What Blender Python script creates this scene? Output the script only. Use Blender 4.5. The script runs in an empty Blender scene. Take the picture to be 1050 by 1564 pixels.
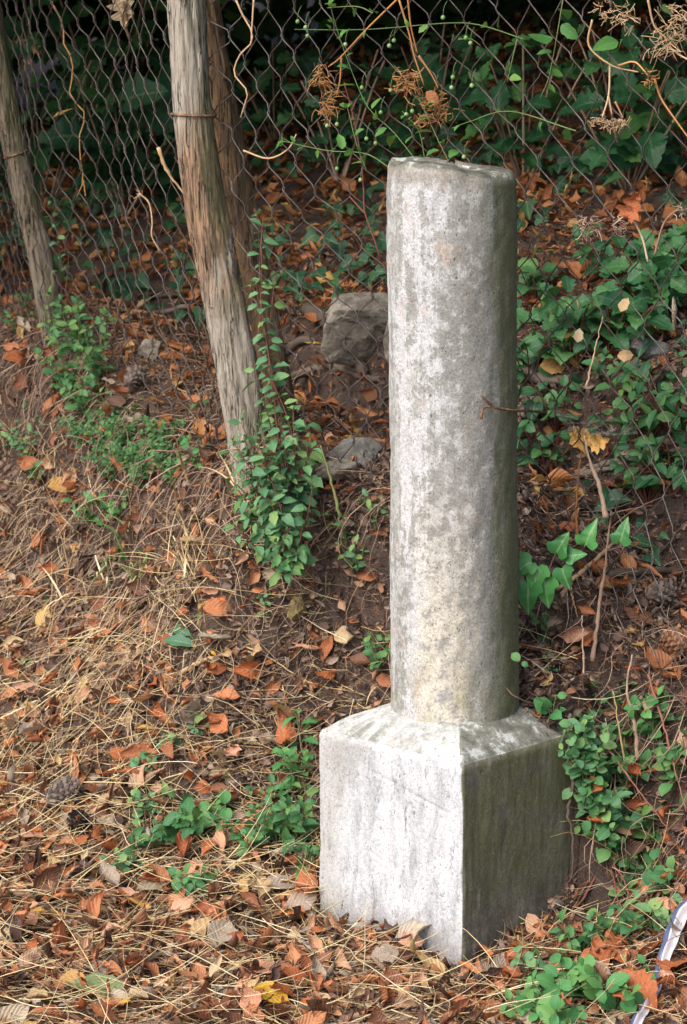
import bpy, bmesh, math, random
import numpy as np
from mathutils import Vector, Matrix

# ------------------------------------------------------------------ camera, world, sun, exposure
sc = bpy.context.scene
COL = sc.collection
PITCH = math.radians(10.51)
EYE = 1.75
FPX = 4000.0                      # focal length in photograph pixels (photograph 1050 x 1564)
cam_d = bpy.data.cameras.new('camera')
cam = bpy.data.objects.new('camera', cam_d)
COL.objects.link(cam)
cam.location = (0, 0, EYE)
cam.rotation_euler = (math.pi / 2 - PITCH, 0, 0)
cam_d.sensor_fit = 'VERTICAL'
cam_d.sensor_height = 36
cam_d.sensor_width = 36
cam_d.lens = FPX / 1564 * 36
cam_d.clip_end = 400
cam_d.dof.use_dof = True
cam_d.dof.focus_distance = 5.05
cam_d.dof.aperture_fstop = 13.0
sc.camera = cam

SUN_EL, SUN_AZ = math.radians(46), math.radians(224)     # azimuth of the sun, clockwise from +Y
world = bpy.data.worlds.new('World')
sc.world = world
world.use_nodes = True
wn = world.node_tree
bg = wn.nodes['Background']
sky = wn.nodes.new('ShaderNodeTexSky')
sky.sky_type = 'NISHITA'
sky.sun_disc = False
sky.sun_elevation = SUN_EL
sky.sun_rotation = SUN_AZ
sky.air_density = 1.0
sky.dust_density = 4.0
sky.ozone_density = 1.0
wn.links.new(sky.outputs[0], bg.inputs[0])
bg.inputs[1].default_value = 0.15
sun_d = bpy.data.lights.new('sun', 'SUN')
sun_d.energy = 1.0
sun_d.angle = math.radians(45)
sun_d.color = (1.0, 0.965, 0.91)
sun = bpy.data.objects.new('sun', sun_d)
COL.objects.link(sun)
sdir = Vector((math.sin(SUN_AZ) * math.cos(SUN_EL), math.cos(SUN_AZ) * math.cos(SUN_EL), math.sin(SUN_EL)))
sun.rotation_euler = sdir.to_track_quat('Z', 'Y').to_euler()
sc.view_settings.view_transform = 'Standard'
sc.view_settings.look = 'None'
sc.view_settings.gamma = 1
sc.view_settings.exposure = 1.1
sc.render.engine = 'CYCLES'
sc.cycles.max_bounces = 6
sc.cycles.diffuse_bounces = 3
sc.cycles.transparent_max_bounces = 8
sc.cycles.use_denoising = True

R = np.random.default_rng(7)
random.seed(7)

# ------------------------------------------------------------------ photograph pixel -> ray -> point
def ray(px, py):
    a, b = (px - 525) / FPX, -(py - 782) / FPX
    return np.array([a, math.cos(PITCH) + b * math.sin(PITCH), -math.sin(PITCH) + b * math.cos(PITCH)])
def at(px, py, Y):
    d = ray(px, py)
    return np.array([0, 0, EYE]) + d * (Y / d[1])
def to_px(P):
    q = np.asarray(P, float) - [0, 0, EYE]
    fw = q[..., 1] * math.cos(PITCH) - q[..., 2] * math.sin(PITCH)
    up = q[..., 1] * math.sin(PITCH) + q[..., 2] * math.cos(PITCH)
    return 525 + FPX * q[..., 0] / fw, 782 - FPX * up / fw

# ------------------------------------------------------------------ noise and terrain
_perm = np.random.default_rng(3).random((512, 512))
def vnoise(x, y, s):
    x, y = np.asarray(x) * s + 200.3, np.asarray(y) * s + 200.7
    xi, yi = np.floor(x).astype(int), np.floor(y).astype(int)
    fx, fy = x - xi, y - yi
    fx, fy = fx * fx * (3 - 2 * fx), fy * fy * (3 - 2 * fy)
    g = lambda i, j: _perm[i % 512, j % 512]
    return ((g(xi, yi) * (1 - fx) + g(xi + 1, yi) * fx) * (1 - fy) + (g(xi, yi + 1) * (1 - fx) + g(xi + 1, yi + 1) * fx) * fy) * 2 - 1

#            x      y     crest  width
FENCE = [(2.60, 2.60, .35, .60), (.95, 4.65, .42, .42), (.62, 5.05, .50, .34), (.226, 5.42, .78, .52),
         (-.206, 5.80, .80, .95), (-.79, 7.00, .95, 1.0), (-1.70, 8.90, 1.0, 1.1), (-6.0, 18.0, 1.1, 1.3), (-24, 56, 1.1, 1.3)]
FN = np.array(FENCE)
def fence_pt(L):
    """point on the fence base line at arc length L, measured from the second corner"""
    seg = np.hypot(*(FN[1:, :2] - FN[:-1, :2]).T)
    cum = np.concatenate([[0], np.cumsum(seg)]) - seg[0]
    i = int(np.clip(np.searchsorted(cum, L) - 1, 0, len(seg) - 1))
    f = (L - cum[i]) / seg[i]
    return FN[i] * (1 - f) + FN[i + 1] * f
_smp, _k = [], 0
for i in range(len(FN) - 1):
    n = 14 if i < 7 else 10
    for j in range(n):
        _smp.append(FN[i] + (FN[i + 1] - FN[i]) * j / n)
_smp = np.array(_smp)
GX = [0, .05, .13, .23, .38, .58, .85, 1.2, 1.6]
GY = [1, .93, .66, .47, .31, .16, .045, 0, 0]
BX = [0, .12, .45, 1.0, 2.0, 4.0, 8.0, 14, 40]
BY = [0, .06, 1.02, 1.22, 1.42, 1.95, 3.3, 5.5, 9]
POSTFOOT = .16
BUMPS = [(.56, 4.93, -.12, .11), (.40, 5.16, .05, .09), (-.12, 5.32, -.05, .12), (-.45, 6.15, -.06, .2), (-.20, 5.64, POSTFOOT, .12)]
def terrain(x, y, fine=True):
    x, y = np.atleast_1d(np.asarray(x, float)), np.atleast_1d(np.asarray(y, float))
    sh = x.shape
    x, y = x.ravel(), y.ravel()
    out = np.empty_like(x)
    for a in range(0, len(x), 40000):
        X, Y = x[a:a + 40000], y[a:a + 40000]
        best = np.full(X.shape, 1e9)
        sgn = np.ones_like(X)
        for i in range(len(FN) - 1):
            ax, ay = FN[i, :2]; bx, by = FN[i + 1, :2]
            dx, dy = bx - ax, by - ay
            L2 = dx * dx + dy * dy
            t = np.clip(((X - ax) * dx + (Y - ay) * dy) / L2, 0, 1)
            qx, qy = X - (ax + t * dx), Y - (ay + t * dy)
            d = np.hypot(qx, qy)
            side = qx * (-dy) + qy * dx          # left of travel direction
            m = d < best
            best = np.where(m, d, best)
            sgn = np.where(m, np.sign(side), sgn)
        s = best * sgn                            # travel goes right -> left-back, camera is on the left hand
        d2 = (X[:, None] - _smp[:, 0]) ** 2 + (Y[:, None] - _smp[:, 1]) ** 2 + .004
        w = 1 / d2 ** 2
        w /= w.sum(1, keepdims=True)
        hf, b = w @ _smp[:, 2], w @ _smp[:, 3]
        zc = hf * np.interp(np.abs(s) / b, GX, GY)
        zb0 = np.interp(np.abs(s), BX, BY)
        k = np.clip((np.abs(s) - .1) / .35, 0, 1)
        k = k * k * (3 - 2 * k)
        zb = (hf + np.minimum(np.abs(s), .2) * .3) * (1 - k) + np.maximum(zb0, hf) * k
        z = np.where(s > 0, zc, zb)
        for (gx, gy, ga, gr) in BUMPS:
            z = z + ga * np.exp(-((X - gx) ** 2 + (Y - gy) ** 2) / gr ** 2)
        z = z + .018 * vnoise(X, Y, 6) + .010 * vnoise(X + 9, Y, 15) - .01
        out[a:a + 40000] = z
    qu, qv = (x - .2227) * -.7149 + (y - 5.022) * .6992, (x - .2227) * .6992 + (y - 5.022) * .7149
    inside = (qu > -.172) & (qv > .03)
    heap = .405 + .62 * (qv - .065) + .25 * (qu + .12) - 2.0 * np.clip(qv - .20, 0, 1) + .012 * vnoise(x, y, 30)
    out = np.where(inside & (qv < .30) & (qu < .10), np.maximum(out, np.minimum(heap, .62)), out)
    lobe = .415 - 2.7 * np.clip(-.180 - qu, 0, 1) + .02 * vnoise(x, y, 22) - 1.2 * np.clip(qv - .22, 0, 1)
    out = np.where((qv > .128 + .02 * vnoise(x * 0 + 2, qu, 30)) & (qv < .42) & (qu > -.40) & (qu < -.12), np.maximum(out, lobe), out)
    if fine:
        out = out + .006 * vnoise(x, y, 38) + .003 * vnoise(x, y, 90)
    return out.reshape(sh)
def normal_at(x, y, e=.03):
    zx = (terrain(x + e, y, False) - terrain(x - e, y, False)) / (2 * e)
    zy = (terrain(x, y + e, False) - terrain(x, y - e, False)) / (2 * e)
    n = np.stack([-zx, -zy, np.ones_like(zx)], -1)
    return n / np.linalg.norm(n, axis=-1, keepdims=True)
_T = np.arange(3.8, 15, .012)
def gpt(px, py, lift=0.0):
    """first point of the ground along the ray through a photograph pixel"""
    d = ray(px, py)
    x, y, z = d[0] / d[1] * _T, _T, EYE + d[2] / d[1] * _T
    h = terrain(x, y, False)
    i = np.argmax(z < h + .001)
    return np.array([x[i], y[i], h[i] + lift])

# ------------------------------------------------------------------ mesh helpers
def quad_mesh(name, V, F, mat, uv=None, smooth=True):
    """V (n,3), F (m,k) with one k for all faces"""
    V, F = np.asarray(V, np.float32), np.asarray(F, np.int32)
    me = bpy.data.meshes.new(name)
    me.vertices.add(len(V)); me.vertices.foreach_set('co', V.ravel())
    k = F.shape[1]
    me.loops.add(F.size); me.loops.foreach_set('vertex_index', F.ravel())
    me.polygons.add(len(F)); me.polygons.foreach_set('loop_start', np.arange(0, F.size, k, dtype=np.int32))
    if smooth:
        me.polygons.foreach_set('use_smooth', np.ones(len(F), bool))
    if uv is not None:
        l = me.uv_layers.new(name='UVMap')
        l.data.foreach_set('uv', np.asarray(uv, np.float32)[F.ravel()].ravel())
    me.update(calc_edges=True)
    me.validate()
    me.materials.append(mat)
    return me
def link(name, data, parent=None, loc=None):
    o = bpy.data.objects.new(name, data)
    COL.objects.link(o)
    if parent is not None: o.parent = parent
    if loc is not None: o.location = loc
    return o
def tag(o, label, cat, group=None):
    o['label'] = label; o['category'] = cat
    if group: o['group'] = group
    return o
def empty(name, loc, label, cat, group=None):
    return tag(link(name, None, None, tuple(loc)), label, cat, group)
def smooth_path(P, n):
    """Catmull-Rom through P, n points"""
    P = np.asarray(P, float)
    if len(P) == 2: return P[0] + (P[1] - P[0]) * np.linspace(0, 1, n)[:, None]
    Q = np.vstack([2 * P[0] - P[1], P, 2 * P[-1] - P[-2]])
    d = np.concatenate([[0], np.cumsum(np.linalg.norm(np.diff(P, axis=0), axis=1))])
    s = np.linspace(0, d[-1], n)
    out = []
    for v in s:
        i = min(max(np.searchsorted(d, v) - 1, 0), len(P) - 2)
        t = (v - d[i]) / max(d[i + 1] - d[i], 1e-9)
        a, b, c, e = Q[i], Q[i + 1], Q[i + 2], Q[i + 3]
        out.append(.5 * (2 * b + (c - a) * t + (2 * a - 5 * b + 4 * c - e) * t * t + (3 * b - a - 3 * c + e) * t ** 3))
    return np.array(out)
def tube(path, rad, sides=6, cap=True):
    """quads of a tube round a path; rad scalar or per point"""
    P = np.asarray(path, float); n = len(P)
    rad = np.broadcast_to(np.asarray(rad, float), (n,))
    T = np.gradient(P, axis=0); T /= np.linalg.norm(T, axis=1, keepdims=True) + 1e-12
    up = np.array([0, 0, 1.0]) if abs(T[0, 2]) < .9 else np.array([1.0, 0, 0])
    A = np.empty_like(P); a = up
    for i in range(n):
        a = a - T[i] * (a @ T[i]); a = a / (np.linalg.norm(a) + 1e-12); A[i] = a
    B = np.cross(T, A)
    th = np.arange(sides) * 2 * math.pi / sides
    V = P[:, None] + rad[:, None, None] * (np.cos(th)[None, :, None] * A[:, None] + np.sin(th)[None, :, None] * B[:, None])
    V = V.reshape(-1, 3)
    i, j = np.meshgrid(np.arange(n - 1), np.arange(sides), indexing='ij')
    a, b = i * sides + j, i * sides + (j + 1) % sides
    F = np.stack([a, b, b + sides, a + sides], -1).reshape(-1, 4)
    if cap and sides >= 4:
        ex = []
        for base, p, rev in ((0, P[0], 1), ((n - 1) * sides, P[-1], 0)):
            c = len(V); V = np.vstack([V, p[None]])
            for q in range(0, sides):
                u, v = base + q, base + (q + 1) % sides
                ex.append([c, v, u, u] if rev else [c, u, v, v])
        # triangles kept as quads through an extra rim vertex would be degenerate: use pairs instead
        F2 = []
        for base, rev in ((0, 1), ((n - 1) * sides, 0)):
            c = len(P) * sides + (0 if rev else 1)
            for q in range(0, sides - 1, 2):
                u, v, w = base + q, base + q + 1, base + (q + 2) % sides
                F2.append([c, w, v, u] if rev else [c, u, v, w])
        F = np.vstack([F, np.array(F2)])
    return V, F
def merge(parts):
    V, F, o = [], [], 0
    for v, f in parts:
        V.append(v); F.append(f + o); o += len(v)
    return np.vstack(V), np.vstack(F)
def tube_obj(name, path, rad, mat, parent=None, sides=6, off=None):
    V, F = tube(path, rad, sides)
    if off is not None: V = V - np.asarray(off)
    return link(name, quad_mesh(name, V, F, mat), parent)

# ------------------------------------------------------------------ materials
class NT:
    def __init__(s, name):
        s.m = bpy.data.materials.new(name); s.m.use_nodes = True
        s.t = s.m.node_tree; s.b = s.t.nodes['Principled BSDF']; s.out = s.t.nodes['Material Output']
    def n(s, typ, ins=None, **at_):
        nd = s.t.nodes.new('ShaderNode' + typ)
        for k, v in at_.items(): setattr(nd, k, v)
        for k, v in (ins or {}).items(): s.set(nd.inputs[k], v)
        return nd
    def set(s, sock, v):
        if hasattr(v, 'is_output') or isinstance(v, bpy.types.NodeSocket): s.t.links.new(v, sock)
        elif isinstance(v, tuple) and len(v) == 3 and sock.type == 'RGBA': sock.default_value = (*v, 1)
        else: sock.default_value = v
    def math(s, op, a, b=0.0, clamp=False):
        nd = s.n('Math', {0: a, 1: b}, operation=op); nd.use_clamp = clamp; return nd.outputs[0]
    def mix(s, f, a, b, mode='MIX'):
        nd = s.n('Mix', data_type='RGBA', blend_type=mode)
        s.set(nd.inputs[0], f); s.set(nd.inputs[6], a); s.set(nd.inputs[7], b); return nd.outputs[2]
    def ramp(s, f, stops, interp='LINEAR'):
        nd = s.n('ValToRGB'); cr = nd.color_ramp; cr.interpolation = interp
        while len(cr.elements) < len(stops): cr.elements.new(.5)
        for e, (p, c) in zip(cr.elements, stops):
            e.position = p; e.color = (*c, 1) if len(c) == 3 else c
        s.set(nd.inputs[0], f); return nd.outputs[0]
    def noise(s, scale, detail=5, rough=.55, vec=None, dist=0):
        nd = s.n('TexNoise', {'Scale': scale, 'Detail': detail, 'Roughness': rough, 'Distortion': dist})
        if vec is not None: s.set(nd.inputs['Vector'], vec)
        return nd.outputs[0]
    def mask(s, f, lo, hi):
        nd = s.n('MapRange', {0: f, 1: lo, 2: hi, 3: 0.0, 4: 1.0}); nd.interpolation_type = 'SMOOTHSTEP'; return nd.outputs[0]
    def obj(s, scale=(1, 1, 1)):
        c = s.n('TexCoord').outputs['Object']
        return s.n('Mapping', {'Vector': c, 'Scale': scale}).outputs[0]
    def bump(s, h, strength=.4, dist=.01, normal=None):
        nd = s.n('Bump', {'Height': h, 'Strength': strength, 'Distance': dist})
        if normal is not None: s.set(nd.inputs['Normal'], normal)
        s.set(s.b.inputs['Normal'], nd.outputs[0]); return nd.outputs[0]
    def base(s, c, rough=.85, spec=.3):
        s.set(s.b.inputs['Base Color'], c); s.set(s.b.inputs['Roughness'], rough); s.b.inputs['Specular IOR Level'].default_value = spec
    def translucent(s, c, f):
        tr = s.n('BsdfTranslucent', {'Color': c})
        mx = s.n('MixShader', {0: f, 1: s.b.outputs[0], 2: tr.outputs[0]})
        s.t.links.new(mx.outputs[0], s.out.inputs[0])

def rnd(n):
    """one random number for each object and each loose piece of a mesh"""
    a = n.n('ObjectInfo').outputs['Random']; g = n.n('NewGeometry').outputs['Random Per Island']
    return n.math('FRACT', n.math('ADD', a, g))
def uvx(n):
    s = n.n('SeparateXYZ', {0: n.n('TexCoord').outputs['UV']})
    return s.outputs[0], s.outputs[1]

def mat_dry(name, stops, transl=.18, spec=.4, dark=.5):
    n = NT(name)
    c = n.ramp(rnd(n), stops)
    u, v = uvx(n)
    blot = n.noise(38, 4, .6, n.obj())
    c = n.mix(n.mask(blot, .48, .72), c, n.mix(1.0, c, (dark, dark * .8, dark * .65), 'MULTIPLY'))
    vv = n.math('ABSOLUTE', n.math('SUBTRACT', v, .5))
    sv = n.math('SINE', n.math('MULTIPLY', n.math('SUBTRACT', u, n.math('MULTIPLY', vv, .7)), 46))
    rib = n.mask(vv, .045, .012)
    c = n.mix(n.math('MULTIPLY', rib, .35), c, n.mix(1.0, c, (1.45, 1.35, 1.2), 'MULTIPLY'))
    c = n.mix(n.math('MULTIPLY', n.mask(sv, .6, 1.0), .25), c, n.mix(1.0, c, (.6, .55, .5), 'MULTIPLY'))
    n.base(c, .56, spec)
    n.bump(n.math('ADD', n.math('MULTIPLY', sv, .5), n.math('MULTIPLY', blot, 1.5)), .5, .002)
    n.translucent(c, transl)
    return n.m
def mat_green(name, a, b, c2, transl=.22, rough=.5, vein=.3, side=.5):
    n = NT(name)
    c = n.ramp(rnd(n), [(0, a), (.55, b), (1, c2)])
    u, v = uvx(n)
    vv = n.math('ABSOLUTE', n.math('SUBTRACT', v, .5))
    sv = n.math('SINE', n.math('MULTIPLY', n.math('SUBTRACT', u, n.math('MULTIPLY', vv, 1.0)), 40))
    rib = n.mask(vv, .05, .012)
    c = n.mix(n.math('MULTIPLY', n.math('MAXIMUM', rib, n.math('MULTIPLY', n.mask(sv, .8, 1.0), side)), vein), c, n.mix(.6, c, (.30, .42, .20)))
    c = n.mix(n.math('MULTIPLY', n.mask(n.noise(30, 3, .6, n.obj()), .5, .75), .5), c, n.mix(1.0, c, (.62, .68, .6), 'MULTIPLY'))
    n.base(c, rough, .35)
    n.bump(sv, .25 * min(1, side * 2), .0015)
    n.translucent(n.mix(.5, c, (.16, .30, .05)), transl)
    return n.m
def mat_plain(name, stops, rough=.8, scale=60, spec=.2, bump=.3, stretch=(1, 1, 1)):
    n = NT(name)
    f = n.math('ADD', n.math('MULTIPLY', rnd(n), .7), n.math('MULTIPLY', n.noise(scale, 4, .6, n.obj(stretch)), .5))
    n.base(n.ramp(n.math('SUBTRACT', f, .1), stops), rough, spec)
    n.bump(n.noise(scale * 2, 4, .6, n.obj(stretch)), bump, .003)
    return n.m

M = {}
M['litter'] = mat_dry('dry_leaf_mixed', [(0, (.075, .045, .034)), (.18, (.145, .075, .048)), (.34, (.26, .105, .052)), (.50, (.42, .155, .062)), (.64, (.52, .235, .11)), (.76, (.56, .34, .21)), (.86, (.30, .235, .18)), (.94, (.46, .38, .28)), (1, (.62, .42, .15))])
M['litter_back'] = mat_dry('dry_leaf_forest', [(0, (.10, .045, .022)), (.3, (.30, .11, .04)), (.6, (.44, .17, .06)), (.85, (.50, .26, .11)), (1, (.58, .38, .12))])
M['scrap'] = mat_dry('bark_scrap', [(0, (.06, .04, .032)), (.35, (.15, .10, .08)), (.6, (.27, .185, .145)), (.82, (.38, .29, .23)), (.93, (.42, .19, .09)), (1, (.50, .42, .34))])
M['russet'] = mat_dry('dry_leaf_russet', [(0, (.34, .105, .042)), (.5, (.48, .165, .062)), (1, (.58, .24, .11))])
M['pink'] = mat_dry('dry_leaf_pinkish', [(0, (.54, .26, .15)), (.5, (.64, .37, .25)), (1, (.58, .30, .17))])
M['rust'] = mat_dry('dry_leaf_rust', [(0, (.33, .095, .032)), (.5, (.45, .14, .045)), (1, (.38, .12, .05))])
M['tan'] = mat_dry('dry_leaf_tan', [(0, (.46, .33, .18)), (.5, (.54, .36, .18)), (1, (.50, .40, .26))])
M['grey'] = mat_dry('dry_leaf_grey_brown', [(0, (.34, .25, .19)), (.5, (.42, .34, .27)), (1, (.36, .31, .22))])
M['ochre'] = mat_dry('dry_leaf_ochre', [(0, (.58, .33, .09)), (.5, (.64, .38, .12)), (1, (.56, .34, .14))], .25)
M['yellow'] = mat_dry('dry_leaf_yellow', [(0, (.74, .50, .04)), (.5, (.74, .43, .04)), (1, (.76, .54, .09))], .3, dark=.8)
M['dull_green'] = mat_dry('dull_green_leaf', [(0, (.20, .26, .12)), (1, (.26, .32, .15))])
M['straw'] = mat_plain('straw', [(0, (.26, .18, .10)), (.3, (.52, .38, .18)), (.6, (.70, .55, .29)), (.85, (.78, .67, .44)), (1, (.56, .52, .46))], .6, 40, .35, .1)
M['needle'] = mat_plain('pine_needle', [(0, (.12, .075, .05)), (.35, (.30, .17, .09)), (.65, (.46, .29, .15)), (.85, (.44, .38, .31)), (1, (.60, .50, .36))], .65, 40, .3, .1)
M['crumb'] = mat_plain('litter_crumb', [(0, (.04, .03, .024)), (.35, (.13, .075, .05)), (.62, (.30, .145, .08)), (.85, (.46, .29, .18)), (1, (.52, .44, .35))], .9, 60)
M['root'] = mat_plain('dead_stem', [(0, (.10, .07, .055)), (.35, (.24, .16, .115)), (.65, (.42, .29, .21)), (1, (.58, .46, .33))], .8, 50)
M['twig'] = mat_plain('twig_bark', [(0, (.045, .033, .027)), (.5, (.115, .088, .07)), (1, (.25, .205, .17))], .85, 45, .2, .8, (1, 1, 1))
M['tanwood'] = mat_plain('dry_tan_stem', [(0, (.32, .19, .10)), (.5, (.52, .35, .2)), (1, (.62, .46, .3))], .7, 40)
M['orangestem'] = mat_plain('dry_orange_stem', [(0, (.26, .11, .045)), (.5, (.46, .22, .08)), (1, (.54, .31, .13))], .7, 40)
M['redstem'] = mat_plain('red_stem', [(0, (.10, .035, .030)), (.5, (.18, .065, .05)), (1, (.27, .12, .08))], .6, 40)
M['greenstem'] = mat_plain('green_stem', [(0, (.07, .14, .05)), (.5, (.13, .2, .07)), (1, (.22, .2, .09))], .6, 40)
M['weed'] = mat_green('weed_leaf', (.042, .145, .055), (.068, .205, .072), (.14, .265, .072))
M['weed_pale'] = mat_green('weed_leaf_bluish', (.080, .210, .098), (.12, .275, .125), (.21, .33, .10))
M['weed_bright'] = mat_green('weed_leaf_bright', (.05, .19, .06), (.075, .25, .075), (.14, .30, .08))
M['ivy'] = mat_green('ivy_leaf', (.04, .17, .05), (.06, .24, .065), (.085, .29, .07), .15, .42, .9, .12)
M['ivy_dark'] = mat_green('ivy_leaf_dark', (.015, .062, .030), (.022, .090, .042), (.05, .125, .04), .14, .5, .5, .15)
M['bramble'] = mat_green('bramble_leaf', (.024, .105, .045), (.038, .145, .055), (.075, .20, .055), .25, .42, .5, .3)
M['plantain'] = mat_green('plantain_leaf', (.035, .115, .070), (.05, .145, .085), (.06, .165, .08), .15, .45, .7)
M['vine'] = mat_green('vine_leaf', (.06, .20, .055), (.10, .28, .06), (.20, .36, .07), .35)
M['grass'] = mat_green('grass_blade', (.07, .20, .05), (.12, .29, .07), (.28, .34, .10), .25, .5, 0)
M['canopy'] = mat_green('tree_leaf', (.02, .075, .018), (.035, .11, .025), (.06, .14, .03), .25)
M['berry'] = mat_plain('green_berry', [(0, (.10, .22, .06)), (.5, (.17, .30, .10)), (1, (.28, .38, .18))], .4, 60, .5, .05)

# soil
n = NT('soil')
f1, f2, f3 = n.noise(7, 6, .65, n.obj()), n.noise(45, 6, .7, n.obj()), n.noise(190, 4, .7, n.obj())
c = n.ramp(f1, [(.25, (.055, .042, .037)), (.5, (.10, .075, .064)), (.75, (.165, .125, .105))])
c = n.mix(n.mask(f2, .5, .7), c, (.20, .115, .075))
c = n.mix(n.mask(f3, .55, .75), c, (.27, .19, .14))
c = n.mix(n.mask(f3, .42, .28), c, (.028, .021, .018))
n.base(c, .95, .15)
n.bump(n.math('ADD', n.math('MULTIPLY', f2, 1.2), f3), 1.0, .012)
M['soil'] = n.m

# weathered stone, one for each of the two pieces of the pillar
def stone(name, shaft):
    n = NT(name)
    co = n.n('TexCoord').outputs['Object']
    g = n.n('NewGeometry').outputs['Normal']
    dot = lambda v: n.n('VectorMath', {0: g, 1: v}, operation='DOT_PRODUCT').outputs['Value']
    big, mid, fin = n.noise(5, 6, .6, n.obj((1, 1, .7))), n.noise(46, 7, .68, n.obj()), n.noise(150, 5, .65, n.obj())
    streak = n.noise(9, 6, .65, n.obj((3.2, 3.2, .32)))
    vein = n.noise(34, 6, .7, n.obj((1, 1, .32)), .6)
    z = n.n('SeparateXYZ', {0: co}).outputs[2]
    if shaft:
        c = n.ramp(n.math('ADD', n.math('MULTIPLY', big, .5), n.math('MULTIPLY', streak, .5)),
                   [(.33, (.205, .205, .19)), (.48, (.285, .285, .268)), (.62, (.365, .365, .345))])
        left = n.mask(dot((-.80, -.60, 0)), .25, 1.0)
        lich = n.mask(n.math('ADD', mid, n.math('MULTIPLY', left, .085)), .545, .625)
        c = n.mix(n.math('MULTIPLY', lich, .6), c, (.47, .475, .47))
        lich2 = n.mask(n.math('ADD', n.math('ADD', streak, n.math('MULTIPLY', left, .12)), n.math('MULTIPLY', mid, .5)), .83, .91)
        c = n.mix(n.math('MULTIPLY', lich2, .6), c, (.54, .545, .57))
        cream = n.math('MULTIPLY', n.mask(dot((-.22, -.97, 0)), .84, .97), n.mask(z, .55, .05))
        c = n.mix(n.math('MULTIPLY', cream, n.math('MULTIPLY', n.mask(mid, .34, .54), .85)), c, (.55, .51, .42))
        pinkm = n.math('MULTIPLY', n.mask(n.noise(17, 4, .6, n.obj()), .60, .68), .5)
        c = n.mix(pinkm, c, (.42, .32, .26))
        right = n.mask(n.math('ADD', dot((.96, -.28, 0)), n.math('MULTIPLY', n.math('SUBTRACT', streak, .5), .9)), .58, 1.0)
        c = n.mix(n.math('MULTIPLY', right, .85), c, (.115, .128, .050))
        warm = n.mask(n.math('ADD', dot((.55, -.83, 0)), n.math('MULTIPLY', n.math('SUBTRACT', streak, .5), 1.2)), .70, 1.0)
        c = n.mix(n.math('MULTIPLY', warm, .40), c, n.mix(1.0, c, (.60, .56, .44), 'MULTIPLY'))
        foot = n.math('MULTIPLY', n.mask(z, .17, .0), n.mask(n.noise(19, 5, .65, n.obj((1, 1, .6))), .46, .62))
        c = n.mix(n.math('MULTIPLY', foot, .55), c, (.20, .19, .09))
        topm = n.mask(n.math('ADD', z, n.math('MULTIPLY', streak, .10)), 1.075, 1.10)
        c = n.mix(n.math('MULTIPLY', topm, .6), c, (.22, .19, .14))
        up = n.mask(dot((0, 0, 1)), .25, .7)
        tp = n.ramp(n.noise(30, 6, .7, n.obj()), [(.40, (.08, .08, .068)), (.50, (.145, .142, .115)), (.58, (.20, .20, .165)), (.62, (.46, .48, .45))])
        c = n.mix(up, c, tp)
    else:
        white = n.ramp(n.math('ADD', n.math('MULTIPLY', vein, .75), n.math('MULTIPLY', big, .3)),
                       [(.33, (.235, .24, .245)), (.42, (.375, .39, .405)), (.50, (.485, .50, .525)), (.62, (.565, .58, .61))])
        white = n.mix(n.math('MULTIPLY', n.mask(n.noise(22, 7, .75, n.obj((2.4, 2.4, .55))), .59, .63), .6), white, (.17, .17, .175))
        white = n.mix(n.math('MULTIPLY', n.mask(n.noise(4.5, 5, .65, n.obj((1, 1, .8))), .52, .64), .6), white, (.27, .265, .245))
        white = n.mix(n.math('MULTIPLY', n.mask(n.math('ADD', z, n.math('MULTIPLY', n.math('SUBTRACT', n.noise(12, 5, .7, n.obj()), .5), .22)), .10, .0), .6), white, (.20, .18, .16))
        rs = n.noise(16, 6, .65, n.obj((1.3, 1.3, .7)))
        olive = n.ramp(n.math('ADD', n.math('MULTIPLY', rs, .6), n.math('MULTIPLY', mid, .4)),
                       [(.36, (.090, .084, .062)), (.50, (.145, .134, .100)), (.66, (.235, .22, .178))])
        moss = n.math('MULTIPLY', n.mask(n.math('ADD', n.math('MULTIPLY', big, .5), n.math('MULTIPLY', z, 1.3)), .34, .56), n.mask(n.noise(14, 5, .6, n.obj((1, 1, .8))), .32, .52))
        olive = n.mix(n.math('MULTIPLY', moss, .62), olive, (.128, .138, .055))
        olive = n.mix(n.math('MULTIPLY', n.mask(fin, .56, .64), .4), olive, (.27, .25, .21))
        edge = n.mask(n.n('VectorMath', {0: co, 1: (.699, .715, 0)}, operation='DOT_PRODUCT').outputs['Value'], -.155, -.188)
        white = n.mix(n.math('MULTIPLY', n.mask(n.math('ADD', n.n('VectorMath', {0: co, 1: (-.715, .699, 0)}, operation='DOT_PRODUCT').outputs['Value'], n.math('MULTIPLY', mid, .12)), .16, .22), .55), white, (.36, .35, .31))
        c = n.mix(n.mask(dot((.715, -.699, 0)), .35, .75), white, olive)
        up = n.mask(n.math('ADD', dot((0, 0, 1)), n.math('MULTIPLY', n.math('SUBTRACT', mid, .5), .5)), .35, .75)
        topw = n.ramp(n.math('ADD', n.math('MULTIPLY', n.noise(60, 6, .7, n.obj()), .6), n.math('MULTIPLY', n.noise(11, 4, .6, n.obj()), .4)), [(.36, (.27, .27, .25)), (.47, (.40, .41, .39)), (.58, (.55, .56, .555))])
        tops = n.ramp(n.noise(24, 7, .7, n.obj()), [(.40, (.12, .12, .098)), (.50, (.20, .20, .165)), (.565, (.27, .275, .24)), (.60, (.47, .49, .46))])
        c = n.mix(up, c, n.mix(n.mask(n.math('ADD', dot((.715, -.699, 0)), n.math('MULTIPLY', n.math('SUBTRACT', big, .5), .5)), -.02, .16), topw, tops))
        rust = n.math('MULTIPLY', n.mask(n.noise(15, 4, .6, n.obj((1, 1, .6))), .64, .72), .45)
        c = n.mix(rust, c, (.44, .35, .28))
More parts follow.
